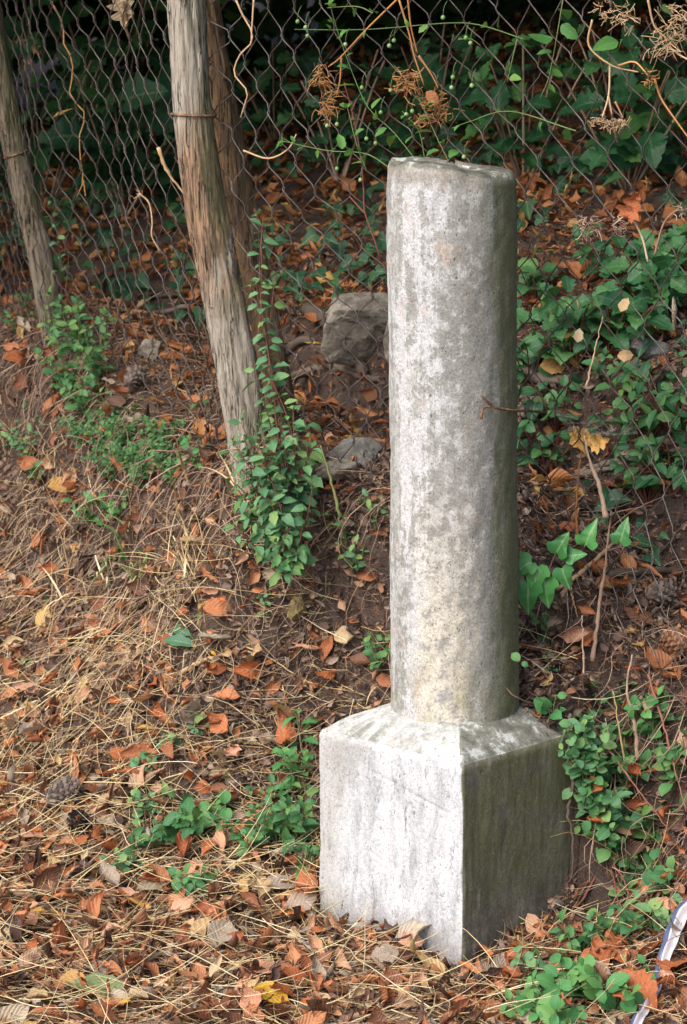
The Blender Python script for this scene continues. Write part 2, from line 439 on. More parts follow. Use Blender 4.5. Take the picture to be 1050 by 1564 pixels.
    c = n.mix(n.math('MULTIPLY', n.mask(fin, .42, .36), .45), c, (.15, .145, .135))
    c = n.mix(n.math('MULTIPLY', n.mask(n.noise(75, 6, .75, n.obj()), .60, .64), .30), c, (.17, .165, .15))
    c = n.mix(n.math('MULTIPLY', n.mask(n.noise(95, 6, .75, n.obj((1, 1, .6))), .60, .65), .45), c, n.mix(1.0, c, (1.5, 1.5, 1.5), 'MULTIPLY'))
    sp = n.mask(n.n('TexVoronoi', {'Scale': 62.0, 'Vector': n.obj((1, 1, .55)), 'Randomness': 1.0}).outputs['Distance'], .16, .06)
    sp = n.math('MULTIPLY', sp, n.mask(n.noise(11, 3, .6, n.obj()), .50, .62))
    c = n.mix(n.math('MULTIPLY', sp, .75), c, (.12, .12, .115))
    gr1, gr2 = n.noise(190, 3, .8, n.obj()), n.noise(330, 2, .7, n.obj())
    k_ = n.mask(n.math('ADD', n.math('MULTIPLY', gr1, .6), n.math('MULTIPLY', gr2, .4)), .36, .64)
    c = n.mix(1.0, c, n.ramp(k_, [(0, (.73, .73, .72) if shaft else (.80, .80, .80)), (.5, (.98, .98, .98)), (1, (1.18, 1.18, 1.19) if shaft else (1.13, 1.13, 1.14))]), 'MULTIPLY')
    pit = n.mask(n.n('TexVoronoi', {'Scale': 120.0, 'Vector': n.obj((1, 1, .7)), 'Randomness': 1.0}).outputs['Distance'], .20, .10)
    pit = n.math('MULTIPLY', pit, n.mask(n.noise(28, 3, .6, n.obj()), .50, .56))
    c = n.mix(n.math('MULTIPLY', pit, .7), c, (.10, .10, .095))
    fin = n.math('ADD', fin, n.math('SUBTRACT', gr1, pit))
    n.base(c, .92, .2)
    n.bump(n.math('ADD', n.math('ADD', n.math('MULTIPLY', mid, .8), n.math('MULTIPLY', fin, .6)), n.math('ADD', n.math('MULTIPLY', vein, .6), n.math('MULTIPLY', sp, -1.0))), .7, .0028)
    return n.m
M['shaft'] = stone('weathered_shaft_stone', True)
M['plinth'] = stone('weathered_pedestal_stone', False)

def wood(name, lo, hi, patch, patch_amt, moss=.5, zlo=0., zhi=3.):
    n = NT(name)
    gr = n.noise(16, 8, .7, n.obj((9, 9, .5)), .8)
    fi = n.noise(60, 6, .75, n.obj((9, 9, .7)))
    big = n.noise(5, 5, .6, n.obj((1.4, 1.4, .55)))
    c = n.ramp(n.math('ADD', n.math('MULTIPLY', gr, .6), n.math('MULTIPLY', fi, .4)), [(.38, tuple(v * .22 for v in lo)), (.44, lo), (.52, tuple((p + q) / 2 for p, q in zip(lo, hi))), (.62, hi)])
    z = n.n('SeparateXYZ', {0: n.n('TexCoord').outputs['Object']}).outputs[2]
    zone = n.math('MULTIPLY', n.mask(z, zlo - .1, zlo + .1), n.mask(z, zhi + .1, zhi - .1))
    c = n.mix(n.math('MULTIPLY', n.math('MULTIPLY', zone, n.mask(n.math('ADD', big, n.math('MULTIPLY', gr, .5)), .66, .74)), patch_amt), c, n.ramp(gr, [(.40, tuple(v * .22 for v in patch)), (.48, tuple(v * .6 for v in patch)), (.6, patch)]))
    drk = n.mask(n.noise(9, 8, .72, n.obj((2.2, 2.2, .5))), .54, .60)
    c = n.mix(n.math('MULTIPLY', drk, .6), c, (.07, .06, .05))
    ck = n.math('ABSOLUTE', n.math('SUBTRACT', n.noise(15, 4, .6, n.obj((4.5, 4.5, .22)), .5), .5))
    ck = n.math('MULTIPLY', n.mask(ck, .020, .006), n.mask(n.noise(8, 4, .6, n.obj((2, 2, .6))), .42, .52))
    c = n.mix(n.math('MULTIPLY', ck, .9), c, (.025, .02, .016))
    d = n.n('VectorMath', {0: n.n('NewGeometry').outputs['Normal'], 1: (.85, -.5, 0)}, operation='DOT_PRODUCT').outputs['Value']
    c = n.mix(n.math('MULTIPLY', n.math('MULTIPLY', n.mask(d, .3, .95), n.mask(big, .40, .58)), moss), c, (.11, .125, .055))
    n.base(c, .9, .15)
    n.bump(n.math('SUBTRACT', n.math('ADD', gr, n.math('MULTIPLY', fi, .6)), ck), 1.0, .006)
    return n.m
M['post'] = wood('weathered_post_wood', (.31, .265, .215), (.57, .52, .44), (.42, .23, .115), .75, .6, .36, .74)
M['post2'] = wood('bark_post_wood', (.17, .12, .08), (.36, .265, .18), (.27, .14, .055), .55, .2)
M['post3'] = wood('grey_post_wood', (.17, .145, .11), (.40, .355, .28), (.30, .18, .09), .3, .7)

n = NT('galvanised_wire')
n.base(n.ramp(n.noise(22, 5, .65, n.obj()), [(.35, (.045, .030, .025)), (.5, (.088, .070, .063)), (.68, (.165, .15, .143))]), .6, .4)
n.b.inputs['Metallic'].default_value = .35
M['wire'] = n.m
n = NT('rusty_wire')
n.base(n.ramp(n.noise(60, 5, .65, n.obj()), [(.35, (.05, .035, .03)), (.5, (.16, .085, .05)), (.68, (.42, .25, .13))]), .8, .3)
M['rusty'] = n.m
n = NT('rock')
rb = n.noise(9, 7, .65, n.obj())
c = n.ramp(rb, [(.32, (.13, .115, .09)), (.5, (.30, .265, .215)), (.66, (.46, .42, .36))])
c = n.mix(n.math('MULTIPLY', n.mask(n.noise(6, 4, .6, n.obj()), .52, .68), .5), c, (.14, .12, .06))
n.base(c, .95, .15)
n.bump(n.math('ADD', rb, n.math('MULTIPLY', n.noise(50, 6, .7, n.obj()), .7)), .9, .015)
M['rock'] = n.m
n = NT('bluish_grey_rock')
rb = n.noise(14, 7, .65, n.obj())
n.base(n.ramp(rb, [(.32, (.09, .088, .08)), (.5, (.17, .165, .15)), (.66, (.27, .265, .245))]), .95, .15)
n.bump(n.math('ADD', rb, n.math('MULTIPLY', n.noise(60, 6, .7, n.obj()), .6)), .8, .01)
M['rock2'] = n.m
n = NT('mossy_rock')
rb = n.noise(20, 7, .65, n.obj())
n.base(n.ramp(rb, [(.32, (.10, .085, .045)), (.5, (.24, .19, .08)), (.66, (.38, .31, .15))]), .95, .15)
n.bump(rb, .9, .01)
M['rock3'] = n.m
M['cone'] = mat_plain('pine_cone_grey', [(0, (.05, .04, .035)), (.5, (.13, .10, .085)), (1, (.25, .20, .17))], .8, 60)
M['cone_brown'] = mat_plain('pine_cone_brown', [(0, (.12, .06, .035)), (.5, (.24, .12, .065)), (1, (.36, .2, .12))], .75, 60)
M['cone_dark'] = mat_plain('pine_cone_black', [(0, (.012, .011, .011)), (.5, (.03, .026, .024)), (1, (.07, .06, .055))], .8, 60)
M['plastic'] = mat_plain('white_plastic', [(0, (.40, .385, .40)), (.5, (.58, .56, .58)), (1, (.66, .64, .65))], .4, 30, .5, .5)
M['plastic_blue'] = mat_plain('blue_plastic', [(0, (.045, .065, .13)), (1, (.08, .11, .21))], .35, 20, .5, .2)
M['paper'] = mat_plain('white_paper', [(0, (.74, .72, .70)), (1, (.82, .81, .80))], .8, 60)
n = NT('spider_web')
n.base((.30, .285, .26), .8, .2)
n.b.inputs['Alpha'].default_value = 1
u_, v_ = uvx(n)
al = n.math('MULTIPLY', n.mask(n.noise(60, 5, .75, n.obj((1, 1, 3))), .42, .70), n.mask(n.math('ABSOLUTE', n.math('SUBTRACT', v_, .5)), .5, .15))
n.set(n.b.inputs['Alpha'], n.math('MULTIPLY', al, .40))
M['web'] = n.m

# ------------------------------------------------------------------ ground sheet
def axis(lo, hi, step, far):
    a = list(np.arange(lo, hi, step))
    d = step
    l, r = [a[0]], [a[-1]]
    while l[-1] > -far: d *= 1.25; l.append(l[-1] - d)
    d = step
    while r[-1] < far: d *= 1.25; r.append(r[-1] + d)
    return np.array(l[:0:-1] + a + r[1:])
gx, gy = axis(-1.5, 1.05, .014, 90), axis(4.1, 8.6, .016, 90)
XX, YY = np.meshgrid(gx, gy)
ZZ = terrain(XX, YY)
nx, ny = len(gx), len(gy)
i, j = np.meshgrid(np.arange(nx - 1), np.arange(ny - 1))
a = (j * nx + i).ravel()
gF = np.stack([a, a + 1, a + nx + 1, a + nx], -1)
g = link('ground', quad_mesh('ground', np.stack([XX, YY, ZZ], -1).reshape(-1, 3), gF, M['soil']))
g['kind'] = 'structure'

# ------------------------------------------------------------------ leaf shapes (unit length, base at origin, tip along +X)
def leaf_grid(nu, nv, W, prof=(.75, .9), fold=.25, bend=.4, roll=0., serr=0., wav=0., twist=0., seed=0, cut=None):
    r = np.random.default_rng(seed)
    u = np.linspace(0, 1, nu + 1); v = np.linspace(-1, 1, nv + 1)
    w = W * np.sin(math.pi * np.clip(u, 0.012, .992) ** prof[0]) ** prof[1]
    if serr: w = w * (1 + serr * np.where(np.arange(nu + 1) % 2 == 0, 1, -1))
    w = w * (1 + .10 * r.standard_normal(nu + 1))
    U, Vv = np.meshgrid(u, v, indexing='ij')
    y = Vv * w[:, None]
    z = fold * np.abs(y)
    if roll:
        k = roll * (.55 + .9 * r.random()) * (1 + .5 * np.sin(u * 3 + r.random() * 6))[:, None]
        ang = Vv * k
        rad = w[:, None] / np.maximum(k, .05)
        y = rad * np.sin(ang); z = rad * (1 - np.cos(ang))
    if twist:
        t = twist * (U - .5); y, z = y * np.cos(t) - z * np.sin(t), y * np.sin(t) + z * np.cos(t)
    z = z + wav * r.standard_normal(z.shape) * np.clip(np.abs(Vv) + .2, 0, 1)
    x = U.copy()
    if abs(bend) > 1e-3:
        th = U * bend
        x, zz = np.sin(th) / bend - 0 * z, -(1 - np.cos(th)) / bend
        x = x + z * np.sin(th); z = zz + z * np.cos(th)
    Vt = np.stack([x, y, z], -1).reshape(-1, 3)
    i, j = np.meshgrid(np.arange(nu), np.arange(nv), indexing='ij')
    a = (i * (nv + 1) + j).ravel()
    F = np.stack([a, a + nv + 1, a + nv + 2, a + 1], -1)
    uv = np.stack([U, .5 + .5 * Vv], -1).reshape(-1, 2)
    return Vt, F, uv
IVY = [(0, 0), (-.10, .16), (-.06, .34), (.10, .46), (.26, .50), (.34, .34), (.46, .30), (.62, .24), (.82, .12), (1, 0)]
LOBED = [(0, 0), (.0, .12), (-.05, .32), (.12, .30), (.16, .52), (.32, .40), (.40, .22), (.52, .42), (.66, .30), (.70, .16), (.84, .16), (1, 0)]
def leaf_poly(outl, fold=.2, bend=.3, wav=.02, seed=0):
    r = np.random.default_rng(seed)
    o = np.array(outl); n = len(o)
    rows = []
    for f in (-1, -.55, 0, .55, 1):
        x = o[:, 0] * abs(f) + (np.linspace(0, 1, n)) * (1 - abs(f))
        y = o[:, 1] * f
        rows.append(np.stack([x, y], -1))
    G = np.stack(rows, 1)                       # n,5,2
    x, y = G[..., 0], G[..., 1]
    z = fold * np.abs(y) + wav * r.standard_normal(x.shape)
    th = np.clip(x, 0, 1) * bend
    z = z - (1 - np.cos(th)) / (bend if abs(bend) > .01 else .01)
    V = np.stack([x, y, z], -1).reshape(-1, 3)
    i, j = np.meshgrid(np.arange(n - 1), np.arange(4), indexing='ij')
    a = (i * 5 + j).ravel()
    F = np.stack([a, a + 5, a + 6, a + 1], -1)
    return V, F, np.stack([x, .5 + y], -1).reshape(-1, 2)
def basis(d, nrm):
    d = d / (np.linalg.norm(d) + 1e-12); nrm = nrm - d * (nrm @ d)
    if np.linalg.norm(nrm) < 1e-6: nrm = np.cross(d, [1, 0, .3])
    nrm /= np.linalg.norm(nrm)
    return np.stack([d, np.cross(nrm, d), nrm], 1)
def bulk(name, variants, P, B, S, mat, which=None):
    """join many copies of a few shapes into one mesh: P (n,3), B (n,3,3), S (n,)"""
    n = len(P); which = R.integers(0, len(variants), n) if which is None else which
    Vs, Fs, Us, o = [], [], [], 0
    for k, (v, f, uv) in enumerate(variants):
        ii = np.where(which == k)[0]
        if not len(ii): continue
        W = np.einsum('nij,vj->nvi', B[ii] * S[ii][:, None, None], v) + P[ii][:, None]
        Vs.append(W.reshape(-1, 3)); Us.append(np.tile(uv, (len(ii), 1)))
        Fs.append((f[None] + (np.arange(len(ii)) * len(v))[:, None, None] + o).reshape(-1, f.shape[1])); o += len(ii) * len(v)
    return link(name, quad_mesh(name, np.vstack(Vs), np.vstack(Fs), mat, np.vstack(Us)))
def bases(N, tilt, yaw=None):
    """orthonormal frames lying on normals N with random yaw and tilt"""
    n = len(N)
    yaw = R.random(n) * 2 * math.pi if yaw is None else yaw
    N = N + R.standard_normal((n, 3)) * tilt; N /= np.linalg.norm(N, axis=1, keepdims=True)
    d = np.stack([np.cos(yaw), np.sin(yaw), np.zeros(n)], -1)
    d = d - N * (d * N).sum(1, keepdims=True); d /= np.linalg.norm(d, axis=1, keepdims=True)
    return np.stack([d, np.cross(N, d), N], -1)

# ------------------------------------------------------------------ the stone pillar
PC = np.array([.2227, 5.022]); VL = np.array([-.27566, .2696]) / .38558; VR = np.array([.2696, .27566]) / .38558
SIDE = .3856
pil = empty('stone_pillar', (PC[0], PC[1], 0), 'weathered round grey stone pillar on a square whitish pedestal in front of the fence', 'stone pillar')
# shaft
nr, ns = 150, 110
zt = np.linspace(0, 1, nr)
th = np.linspace(0, 2 * math.pi, ns, endpoint=False)
V = []
cx0, cx1 = -.002, -.017
rim = lambda a, r_: 1.058 - .055 * (r_ * np.cos(a)) / 1.0 * .25 + .004 * np.sin(3 * a + 1) + .002 * np.sin(7 * a) + .0015 * np.sin(13 * a + 2)
for k, t in enumerate(zt):
    r_ = .1255 - .0025 * t + .0012 * math.sin(t * 9) + .0008 * math.sin(t * 23 + 1)
    top = rim(th, 1.0)
    z = -.02 + t * (top + .02)
    rr = r_ * (1 + .004 * vnoise(th * 1.2 + 5, z * 6, 1.5)) + .0012 * vnoise(th * 8, z * 40, 1) + .0007 * vnoise(th * 24, z * 130, 1)
    rr = rr - .008 * np.clip((t - .985) / .015, 0, 1) ** 2 - .0045 * np.clip(vnoise(th * 3, z * 0 + 3, 1), 0, 1) * np.clip((t - .955) / .045, 0, 1)
    V.append(np.stack([cx0 + (cx1 - cx0) * t + rr * np.cos(th), rr * np.sin(th), .430 + z], -1))
last = V[-1]
cen = np.array([cx1, 0, 0])
for q in (.9, .75, .58, .4, .22, .06):
    ring = last.copy()
    ring[:, :2] = cen[:2] + (last[:, :2] - cen[:2]) * q
    rx, ry = ring[:, 0] * 40, ring[:, 1] * 40
    ring[:, 2] = .430 + rim(th, q) + .004 * (1 - q) + .0028 * vnoise(rx, ry, 1) + .0016 * vnoise(rx, ry, 2.6) + .001
    V.append(ring)
V = np.vstack(V); nr2 = nr + 6
i, j = np.meshgrid(np.arange(nr2 - 1), np.arange(ns), indexing='ij')
a, b = (i * ns + j).ravel(), (i * ns + (j + 1) % ns).ravel()
F = np.stack([a, b, b + ns, a + ns], -1)
V[:, 2] -= .430
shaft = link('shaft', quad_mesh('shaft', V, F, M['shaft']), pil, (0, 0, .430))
# pedestal: four faces, a hipped weathered top; carved strokes on the left-hand face
def strokes():
    S = [((.150, .865), (.150, .70)), ((.150, .70), (.135, .685)), ((.225, .85), (.225, .66)), ((.165, .855), (.165, .70)), ((.29, .86), (.29, .68)), ((.325, .87), (.325, .75)),
         ((.40, .76), (.455, .86)), ((.425, .74), (.475, .85)), ((.49, .63), (.56, .83)), ((.515, .64), (.575, .83)), ((.56, .83), (.50, .86)),
         ((.77, .655), (.83, .78)), ((.80, .65), (.85, .77)), ((.39, .885), (.90, .80)), ((.62, .80), (.62, .68)), ((.68, .78), (.68, .70))]
    for k in range(14):
        t0, t1 = k / 13 * 6.28, (k + 1) / 13 * 6.28
        if k < 9: S.append(((.65 + .035 * math.cos(t0), .745 + .05 * math.sin(t0)), (.65 + .035 * math.cos(t1), .745 + .05 * math.sin(t1))))
    S += [((.23, .50), (.23, .40)), ((.64, .40), (.70, .52)), ((.42, .42), (.42, .34)), ((.55, .30), (.55, .22)), ((.36, .56), (.44, .54))]
    return S
def face_grid(o, ux, nrm, nu, nv, H0, H1, carve):
    u, v = np.linspace(0, 1, nu), np.linspace(0, 1, nv)
    U, W = np.meshgrid(u, v, indexing='ij')
    d = .0025 * vnoise(U * 3 + nrm[0] * 5, W * 3, 1.5) + .0010 * vnoise(U * 14, W * 9, 1) + .0006 * vnoise(U * 42, W * 13, 1)
    if carve:
        for (p, q) in strokes():
            p, q = np.array(p), np.array(q)
            e = q - p; t = np.clip(((U - p[0]) * e[0] + (W - p[1]) * e[1]) / (e @ e), 0, 1)
            dist = np.hypot(U - p[0] - t * e[0], W - p[1] - t * e[1])
            d = d - .0020 * np.clip(1 - dist / .010, 0, 1)
        d = d - .0016 * np.clip(vnoise(U * 34, W * 12, 1) - .66, 0, 1) * 4
    d = d * np.clip(U / .02, 0, 1) * np.clip((1 - U) / .02, 0, 1)
    cr_ = .0065 * (1 + .5 * vnoise(U * 0 + 3, W * 12, 1) + .35 * vnoise(U * 0 + 7, W * 40, 1))
    ush = np.zeros_like(U)
    for a_, sg in ((U * SIDE, 1), ((1 - U) * SIDE, -1)):
        t_ = np.clip(a_ / cr_, 0, 1); ph = math.pi / 4 * (1 + t_)
        ush = ush + sg * np.where(t_ < 1, cr_ * (1 - np.cos(ph)) - a_, 0)
        d = d - np.where(t_ < 1, cr_ * (1 - np.sin(ph)), 0)
    tw_ = .005 * np.clip(1 - (1 - W) / .03, 0, 1) ** 2
    d = d - tw_
    ush = ush + tw_ * (1 - 2 * U)
    P = np.empty(U.shape + (3,))
    P[..., 0] = o[0] + ux[0] * (U * SIDE + ush) + nrm[0] * d
    P[..., 1] = o[1] + ux[1] * (U * SIDE + ush) + nrm[1] * d
    P[..., 2] = H0 + (H1 - H0) * W
    i, j = np.meshgrid(np.arange(nu - 1), np.arange(nv - 1), indexing='ij')
    a = (i * nv + j).ravel()
    return P.reshape(-1, 3), np.stack([a, a + nv, a + nv + 1, a + 1], -1), P[:, -1]
c0 = -(VL + VR) * SIDE / 2                   # front corner, relative to the centre
corners = [c0, c0 + VR * SIDE, c0 + (VL + VR) * SIDE, c0 + VL * SIDE]
parts, rims = [], []
HB = .383
for k in range(4):
    p, q = corners[k], corners[(k + 1) % 4]
    ux = (q - p) / SIDE; nrm = np.array([ux[1], -ux[0]])
    carve = k == 3
    if carve: # run the left face from its left end so that u goes left to right in the picture
        pass
    v_, f_, rim_ = face_grid(p, ux, nrm, 170 if k in (0, 3) else 40, 150 if k in (0, 3) else 36, -.12, HB, carve)
    parts.append((v_, f_)); rims.append(rim_)
rim_all = np.vstack([r_[:-1] if True else r_ for r_ in rims])
nrm_ = len(rim_all)
rings = [rim_all]
ang = np.arctan2(rim_all[:, 1], rim_all[:, 0])
circ = np.stack([.118 * np.cos(ang), .118 * np.sin(ang)], -1)
for q in np.linspace(0, 1, 26)[1:]:
    sq = rim_all[:, :2] * (1 - .36 * q)
    rr = sq * (1 - q ** 3) + circ * q ** 3
    z = HB - .004 + .052 * (1 - (1 - q) ** 1.35) + .0008 * vnoise(rr[:, 0] * 22, rr[:, 1] * 22, 1) + .0003 * vnoise(rr[:, 0] * 90, rr[:, 1] * 90, 1)
    rings.append(np.column_stack([rr, z]))
T = np.vstack(rings)
i, j = np.meshgrid(np.arange(len(rings) - 1), np.arange(nrm_), indexing='ij')
a, b = (i * nrm_ + j).ravel(), (i * nrm_ + (j + 1) % nrm_).ravel()
parts.append((T, np.stack([a, b, b + nrm_, a + nrm_], -1)))
V, F = merge(parts)
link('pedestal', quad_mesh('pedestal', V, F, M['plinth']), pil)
# rusty tie wire from the column towards the fence
tw = empty('tie_wire', at(752, 624, 4.895), 'rusty twisted wire end sticking out across the right side of the stone column', 'wire')
o_ = np.array(tw.location)
w_ = [at(736, 604, 4.880), at(744, 613, 4.885), at(756, 622, 4.893), at(772, 626, 4.915), at(790, 627, 4.960), at(812, 628, 5.09), at(834, 630, 5.20)]
V1, F1 = tube(smooth_path(w_, 30), .0026, 6)
V2, F2 = tube(smooth_path([at(735, 640, 4.878), at(738, 624, 4.884), at(748, 621, 4.890), at(765, 624, 4.905), at(790, 628, 4.957)], 22), .0026, 6)
link('wire_strand', quad_mesh('wire_strand', V1 - o_, F1, M['rusty']), tw)
link('wire_strand', quad_mesh('wire_strand', V2 - o_, F2, M['rusty']), tw)

# ------------------------------------------------------------------ wooden posts
def post(name, label, pts, Y, rad, mat, ztop, knots=(), wires=()):
    P = [at(px, py, Y) for px, py in pts]
    gz = terrain(P[0][0], P[0][1], False)[0]
    base = P[0].copy(); base[2] = gz
    root = empty(name, base, label, 'fence post', 'wooden fence posts')
    dirn = P[-1] - P[-2]; P.append(P[-1] + dirn / dirn[2] * (ztop - P[-1][2]))
    d0 = P[0] - P[1]; P.insert(0, P[0] + d0 / abs(d0[2]) * .3)
    path = smooth_path(P, 320)
    ns_ = 72; nr_ = 320
    V, F = tube(path, np.linspace(rad[0], rad[1], nr_), ns_)
    ctr = np.repeat(path, ns_, 0)
    th_ = np.tile(np.arange(ns_), nr_) * 2 * math.pi / ns_
    z_ = ctr[:, 2]
    body = slice(0, nr_ * ns_)
    dr = .10 * vnoise(np.cos(th_) * 1.3 + 3, np.sin(th_) * 1.3 + z_ * 1.6, 1.4) + .06 * vnoise(th_ * 5, z_ * 2.5, 1) + .035 * vnoise(th_ * 14, z_ * 5, 1)
    c1, s1 = np.cos(th_), np.sin(th_)
    dr = dr - .30 * np.clip(vnoise(c1 * 7 + s1 * 3 + .6 * vnoise(z_, th_ * 0, 9), z_ * 2.2 + 9 + s1 * 2, 1) - .60, 0, 1) * 1.6
    dr = dr - .22 * np.clip(vnoise(c1 * 13 - s1 * 9 + .8 * vnoise(z_ + 3, th_ * 0, 7), z_ * 5 + 4 + c1 * 2, 1) - .62, 0, 1) * 1.6
    dr = dr + .03 * vnoise(th_ * 11, z_ * 30, 1) + .05 * (vnoise(c1 * 2.5 + 8, z_ * 9 + s1 * 2, 1) > .35)
    for (kz, ka, kr) in knots:
        dr = dr + .22 * np.exp(-((z_ - kz) / .03) ** 2 - ((th_ - ka) / .35) ** 2)
    V[body] = ctr + (V[body] - ctr) * (1 + dr)[:, None]
    link('timber', quad_mesh('timber', V - base, F, mat), root)
    for (py, tilt, rw) in wires:
        zi = int(np.argmin(np.abs(to_px(path)[1] - py)))
        c_ = path[zi]; r_ = np.interp(zi, [0, 319], rad) * 1.10
        t_ = np.linspace(0, 2 * math.pi, 40)
        tangent = path[zi + 1] - path[zi - 1]; tangent /= np.linalg.norm(tangent)
        a_ = np.cross(tangent, [0, 1, 0]); a_ /= np.linalg.norm(a_); b_ = np.cross(tangent, a_)
        ring = c_ + r_ * (np.cos(t_)[:, None] * a_ + np.sin(t_)[:, None] * b_) + tangent * (tilt * np.cos(t_))[:, None]
        link('binding_wire', quad_mesh('binding_wire', *[q - (base if k == 0 else 0) for k, q in enumerate(tube(ring, rw, 6))], M['rusty']), root)
    return root
post('wooden_post', 'thick leaning grey wooden post with peeled orange patches and a wire round it', [(389, 720), (368, 600), (347, 480), (315, 310), (296, 180), (287, 30)], 5.74, (.047, .040), M['post'], 2.25,
     knots=((1.16, 4.2, .02),), wires=((176, .006, .0028),))
post('wooden_post', 'brown bark covered pole with orange lichen right behind the thick grey post', [(418, 560), (384, 380), (369, 309), (356, 235), (342, 161), (325, 62)], 5.90, (.033, .029), M['post2'], 2.2)
post('wooden_post', 'thin leaning grey wooden post at the left edge of the photo', [(82, 500), (58, 371), (39, 297), (27, 240), (12, 170), (0, 100)], 6.97, (.034, .030), M['post3'], 2.3, knots=((1.52, 4.5, .02),), wires=((236, -.004, .0024),))

# ------------------------------------------------------------------ chain-link fence
fe = empty('chain_link_fence', (*fence_pt(1.6)[:2], .8), 'sagging grey chain-link wire fence running behind the pillar and the posts', 'fence')
fo = np.array(fe.location)
WR = .0014
def fence_xyz(L, z, dep):
    p = fence_pt(L); q = fence_pt(L + .02)
    t = np.array([q[0] - p[0], q[1] - p[1]]); t /= np.linalg.norm(t)
    nrm = np.array([-t[1], t[0]])             # towards the camera side
    lean = .125 * (z - p[2])
    sag = .018 * math.sin(L * 4.1 + z * 1.7) + .012 * math.sin(L * 9 + z * 5 + 1) + (.03 * math.exp(-((L - .45) / .3) ** 2) * math.sin(z * 4))
    xy = p[:2] + nrm * (lean + sag + dep)
    sag2 = .016 * math.sin(z * 3 + L * 2) + .010 * math.sin(z * 9.3 + L * 5)
    xy = xy + t * sag2
    return np.array([xy[0], xy[1], z])
Ls, L = [], -.55
while L < 5.2:
    Ls.append(L)
    near = math.exp(-((L - .15) / .26) ** 2)
    L += .043 + .040 * near
for k in range(len(Ls) - 1):
    La = Ls[k]; wL = (Ls[k + 1] - La)
    hk = np.interp(La, [-.5, .4, .9, 1.6, 3.5], [.070, .068, .057, .053, .048])   # half cell height
    p = fence_pt(La)
    zlo = max(p[2] - (.32 if La < .9 else .06), .12)
    jl = np.arange(int((zlo - 1.25) / hk), int((2.15 - 1.25) / hk))
    pts = []
    for j in jl:
        zc = 1.25 + j * hk + .004 * math.sin(j * 1.7 + k)
        right = (j + k) % 2 == 0
        Lc = La + (wL * .53 if right else -wL * .53)
        e = .0028 if right else -.0028
        s_ = 1 if right else -1
        pts.append(fence_xyz(Lc - s_ * .006, zc - .014, 0))
        pts.append(fence_xyz(Lc, zc - .004, e))
        pts.append(fence_xyz(Lc, zc + .004, -e))
        pts.append(fence_xyz(Lc - s_ * .006, zc + .014, 0))
    V, F = tube(np.array(pts), WR, 6, cap=False)
    link('wire', quad_mesh('wire', V - fo, F, M['wire']), fe)

# ------------------------------------------------------------------ rocks
def rock(px, py, w, h, d, mat, label, seed, sharp=3, sink=.25, lift=0):
    b = gpt(px, py, lift)
    bm = bmesh.new(); r = np.random.default_rng(seed)
    bmesh.ops.create_icosphere(bm, subdivisions=5, radius=1)
    C = np.array([v.co[:] for v in bm.verts])
    C /= (np.abs(C) ** 3.2).sum(1, keepdims=True) ** (1 / 3.2)
    for _ in range(5 + sharp):
        nn = r.standard_normal(3) * [1, 1, .8]; nn /= np.linalg.norm(nn); lim = r.uniform(.66, .92)
        ex = C @ nn - lim
        C = C - np.clip(ex, 0, None)[:, None] * nn * .92
    q = C * 3 + seed
    for f_, a_ in ((1, .09), (2.7, .05), (7, .022), (17, .012)):
        C = C + a_ * np.stack([vnoise(q[:, 0] * f_, q[:, 1] * f_ + q[:, 2] * f_, .5), vnoise(q[:, 1] * f_, q[:, 2] * f_ + q[:, 0] * f_, .5), vnoise(q[:, 2] * f_, q[:, 0] * f_ - q[:, 1] * f_, .5)], -1)
    C = C * [w / 2, d / 2, h / 2] + [0, 0, h * (.5 - sink)]
    for v, c_ in zip(bm.verts, C): v.co = c_
    me = bpy.data.meshes.new('rock'); bm.to_mesh(me); bm.free()
    me.materials.append(mat)
    o = link('rock', me, None, tuple(b)); o.rotation_euler = (r.random() * .2, r.random() * .2, r.random() * 1.2 - .3)
    return tag(o, label, 'rock')
rock(556, 535, .26, .165, .16, M['rock'], 'large squarish tan boulder behind the fence left of the stone column', 5, 2)
rock(540, 712, .12, .085, .10, M['rock2'], 'flat bluish grey stone under the fence wires left of the column', 11, 3)
rock(455, 958, .05, .05, .05, M['rock3'], 'small yellowish mossy stone on the bank left of the column', 21, 5)
rock(848, 1392, .036, .026, .028, M['rock2'], 'small grey pebble by the right side of the pedestal', 31, 6, .1)
rock(345, 1192, .024, .018, .02, M['rock3'], 'tiny pale pebble above the left weed patch', 33, 6, .1)
rock(510, 735, .10, .05, .07, M['rock'], 'low crumbling pale stone below the flat grey stone', 37, 4)
rock(615, 540, .10, .12, .10, M['rock'], 'brown stone half hidden behind the left side of the column', 41, 3)
rock(985, 545, .10, .05, .07, M['rock2'], 'grey stone among the dark leaves at the right behind the fence', 43, 3)
rock(230, 545, .07, .06, .06, M['rock'], 'small brown stone under the fence left of the thick post', 47, 4)

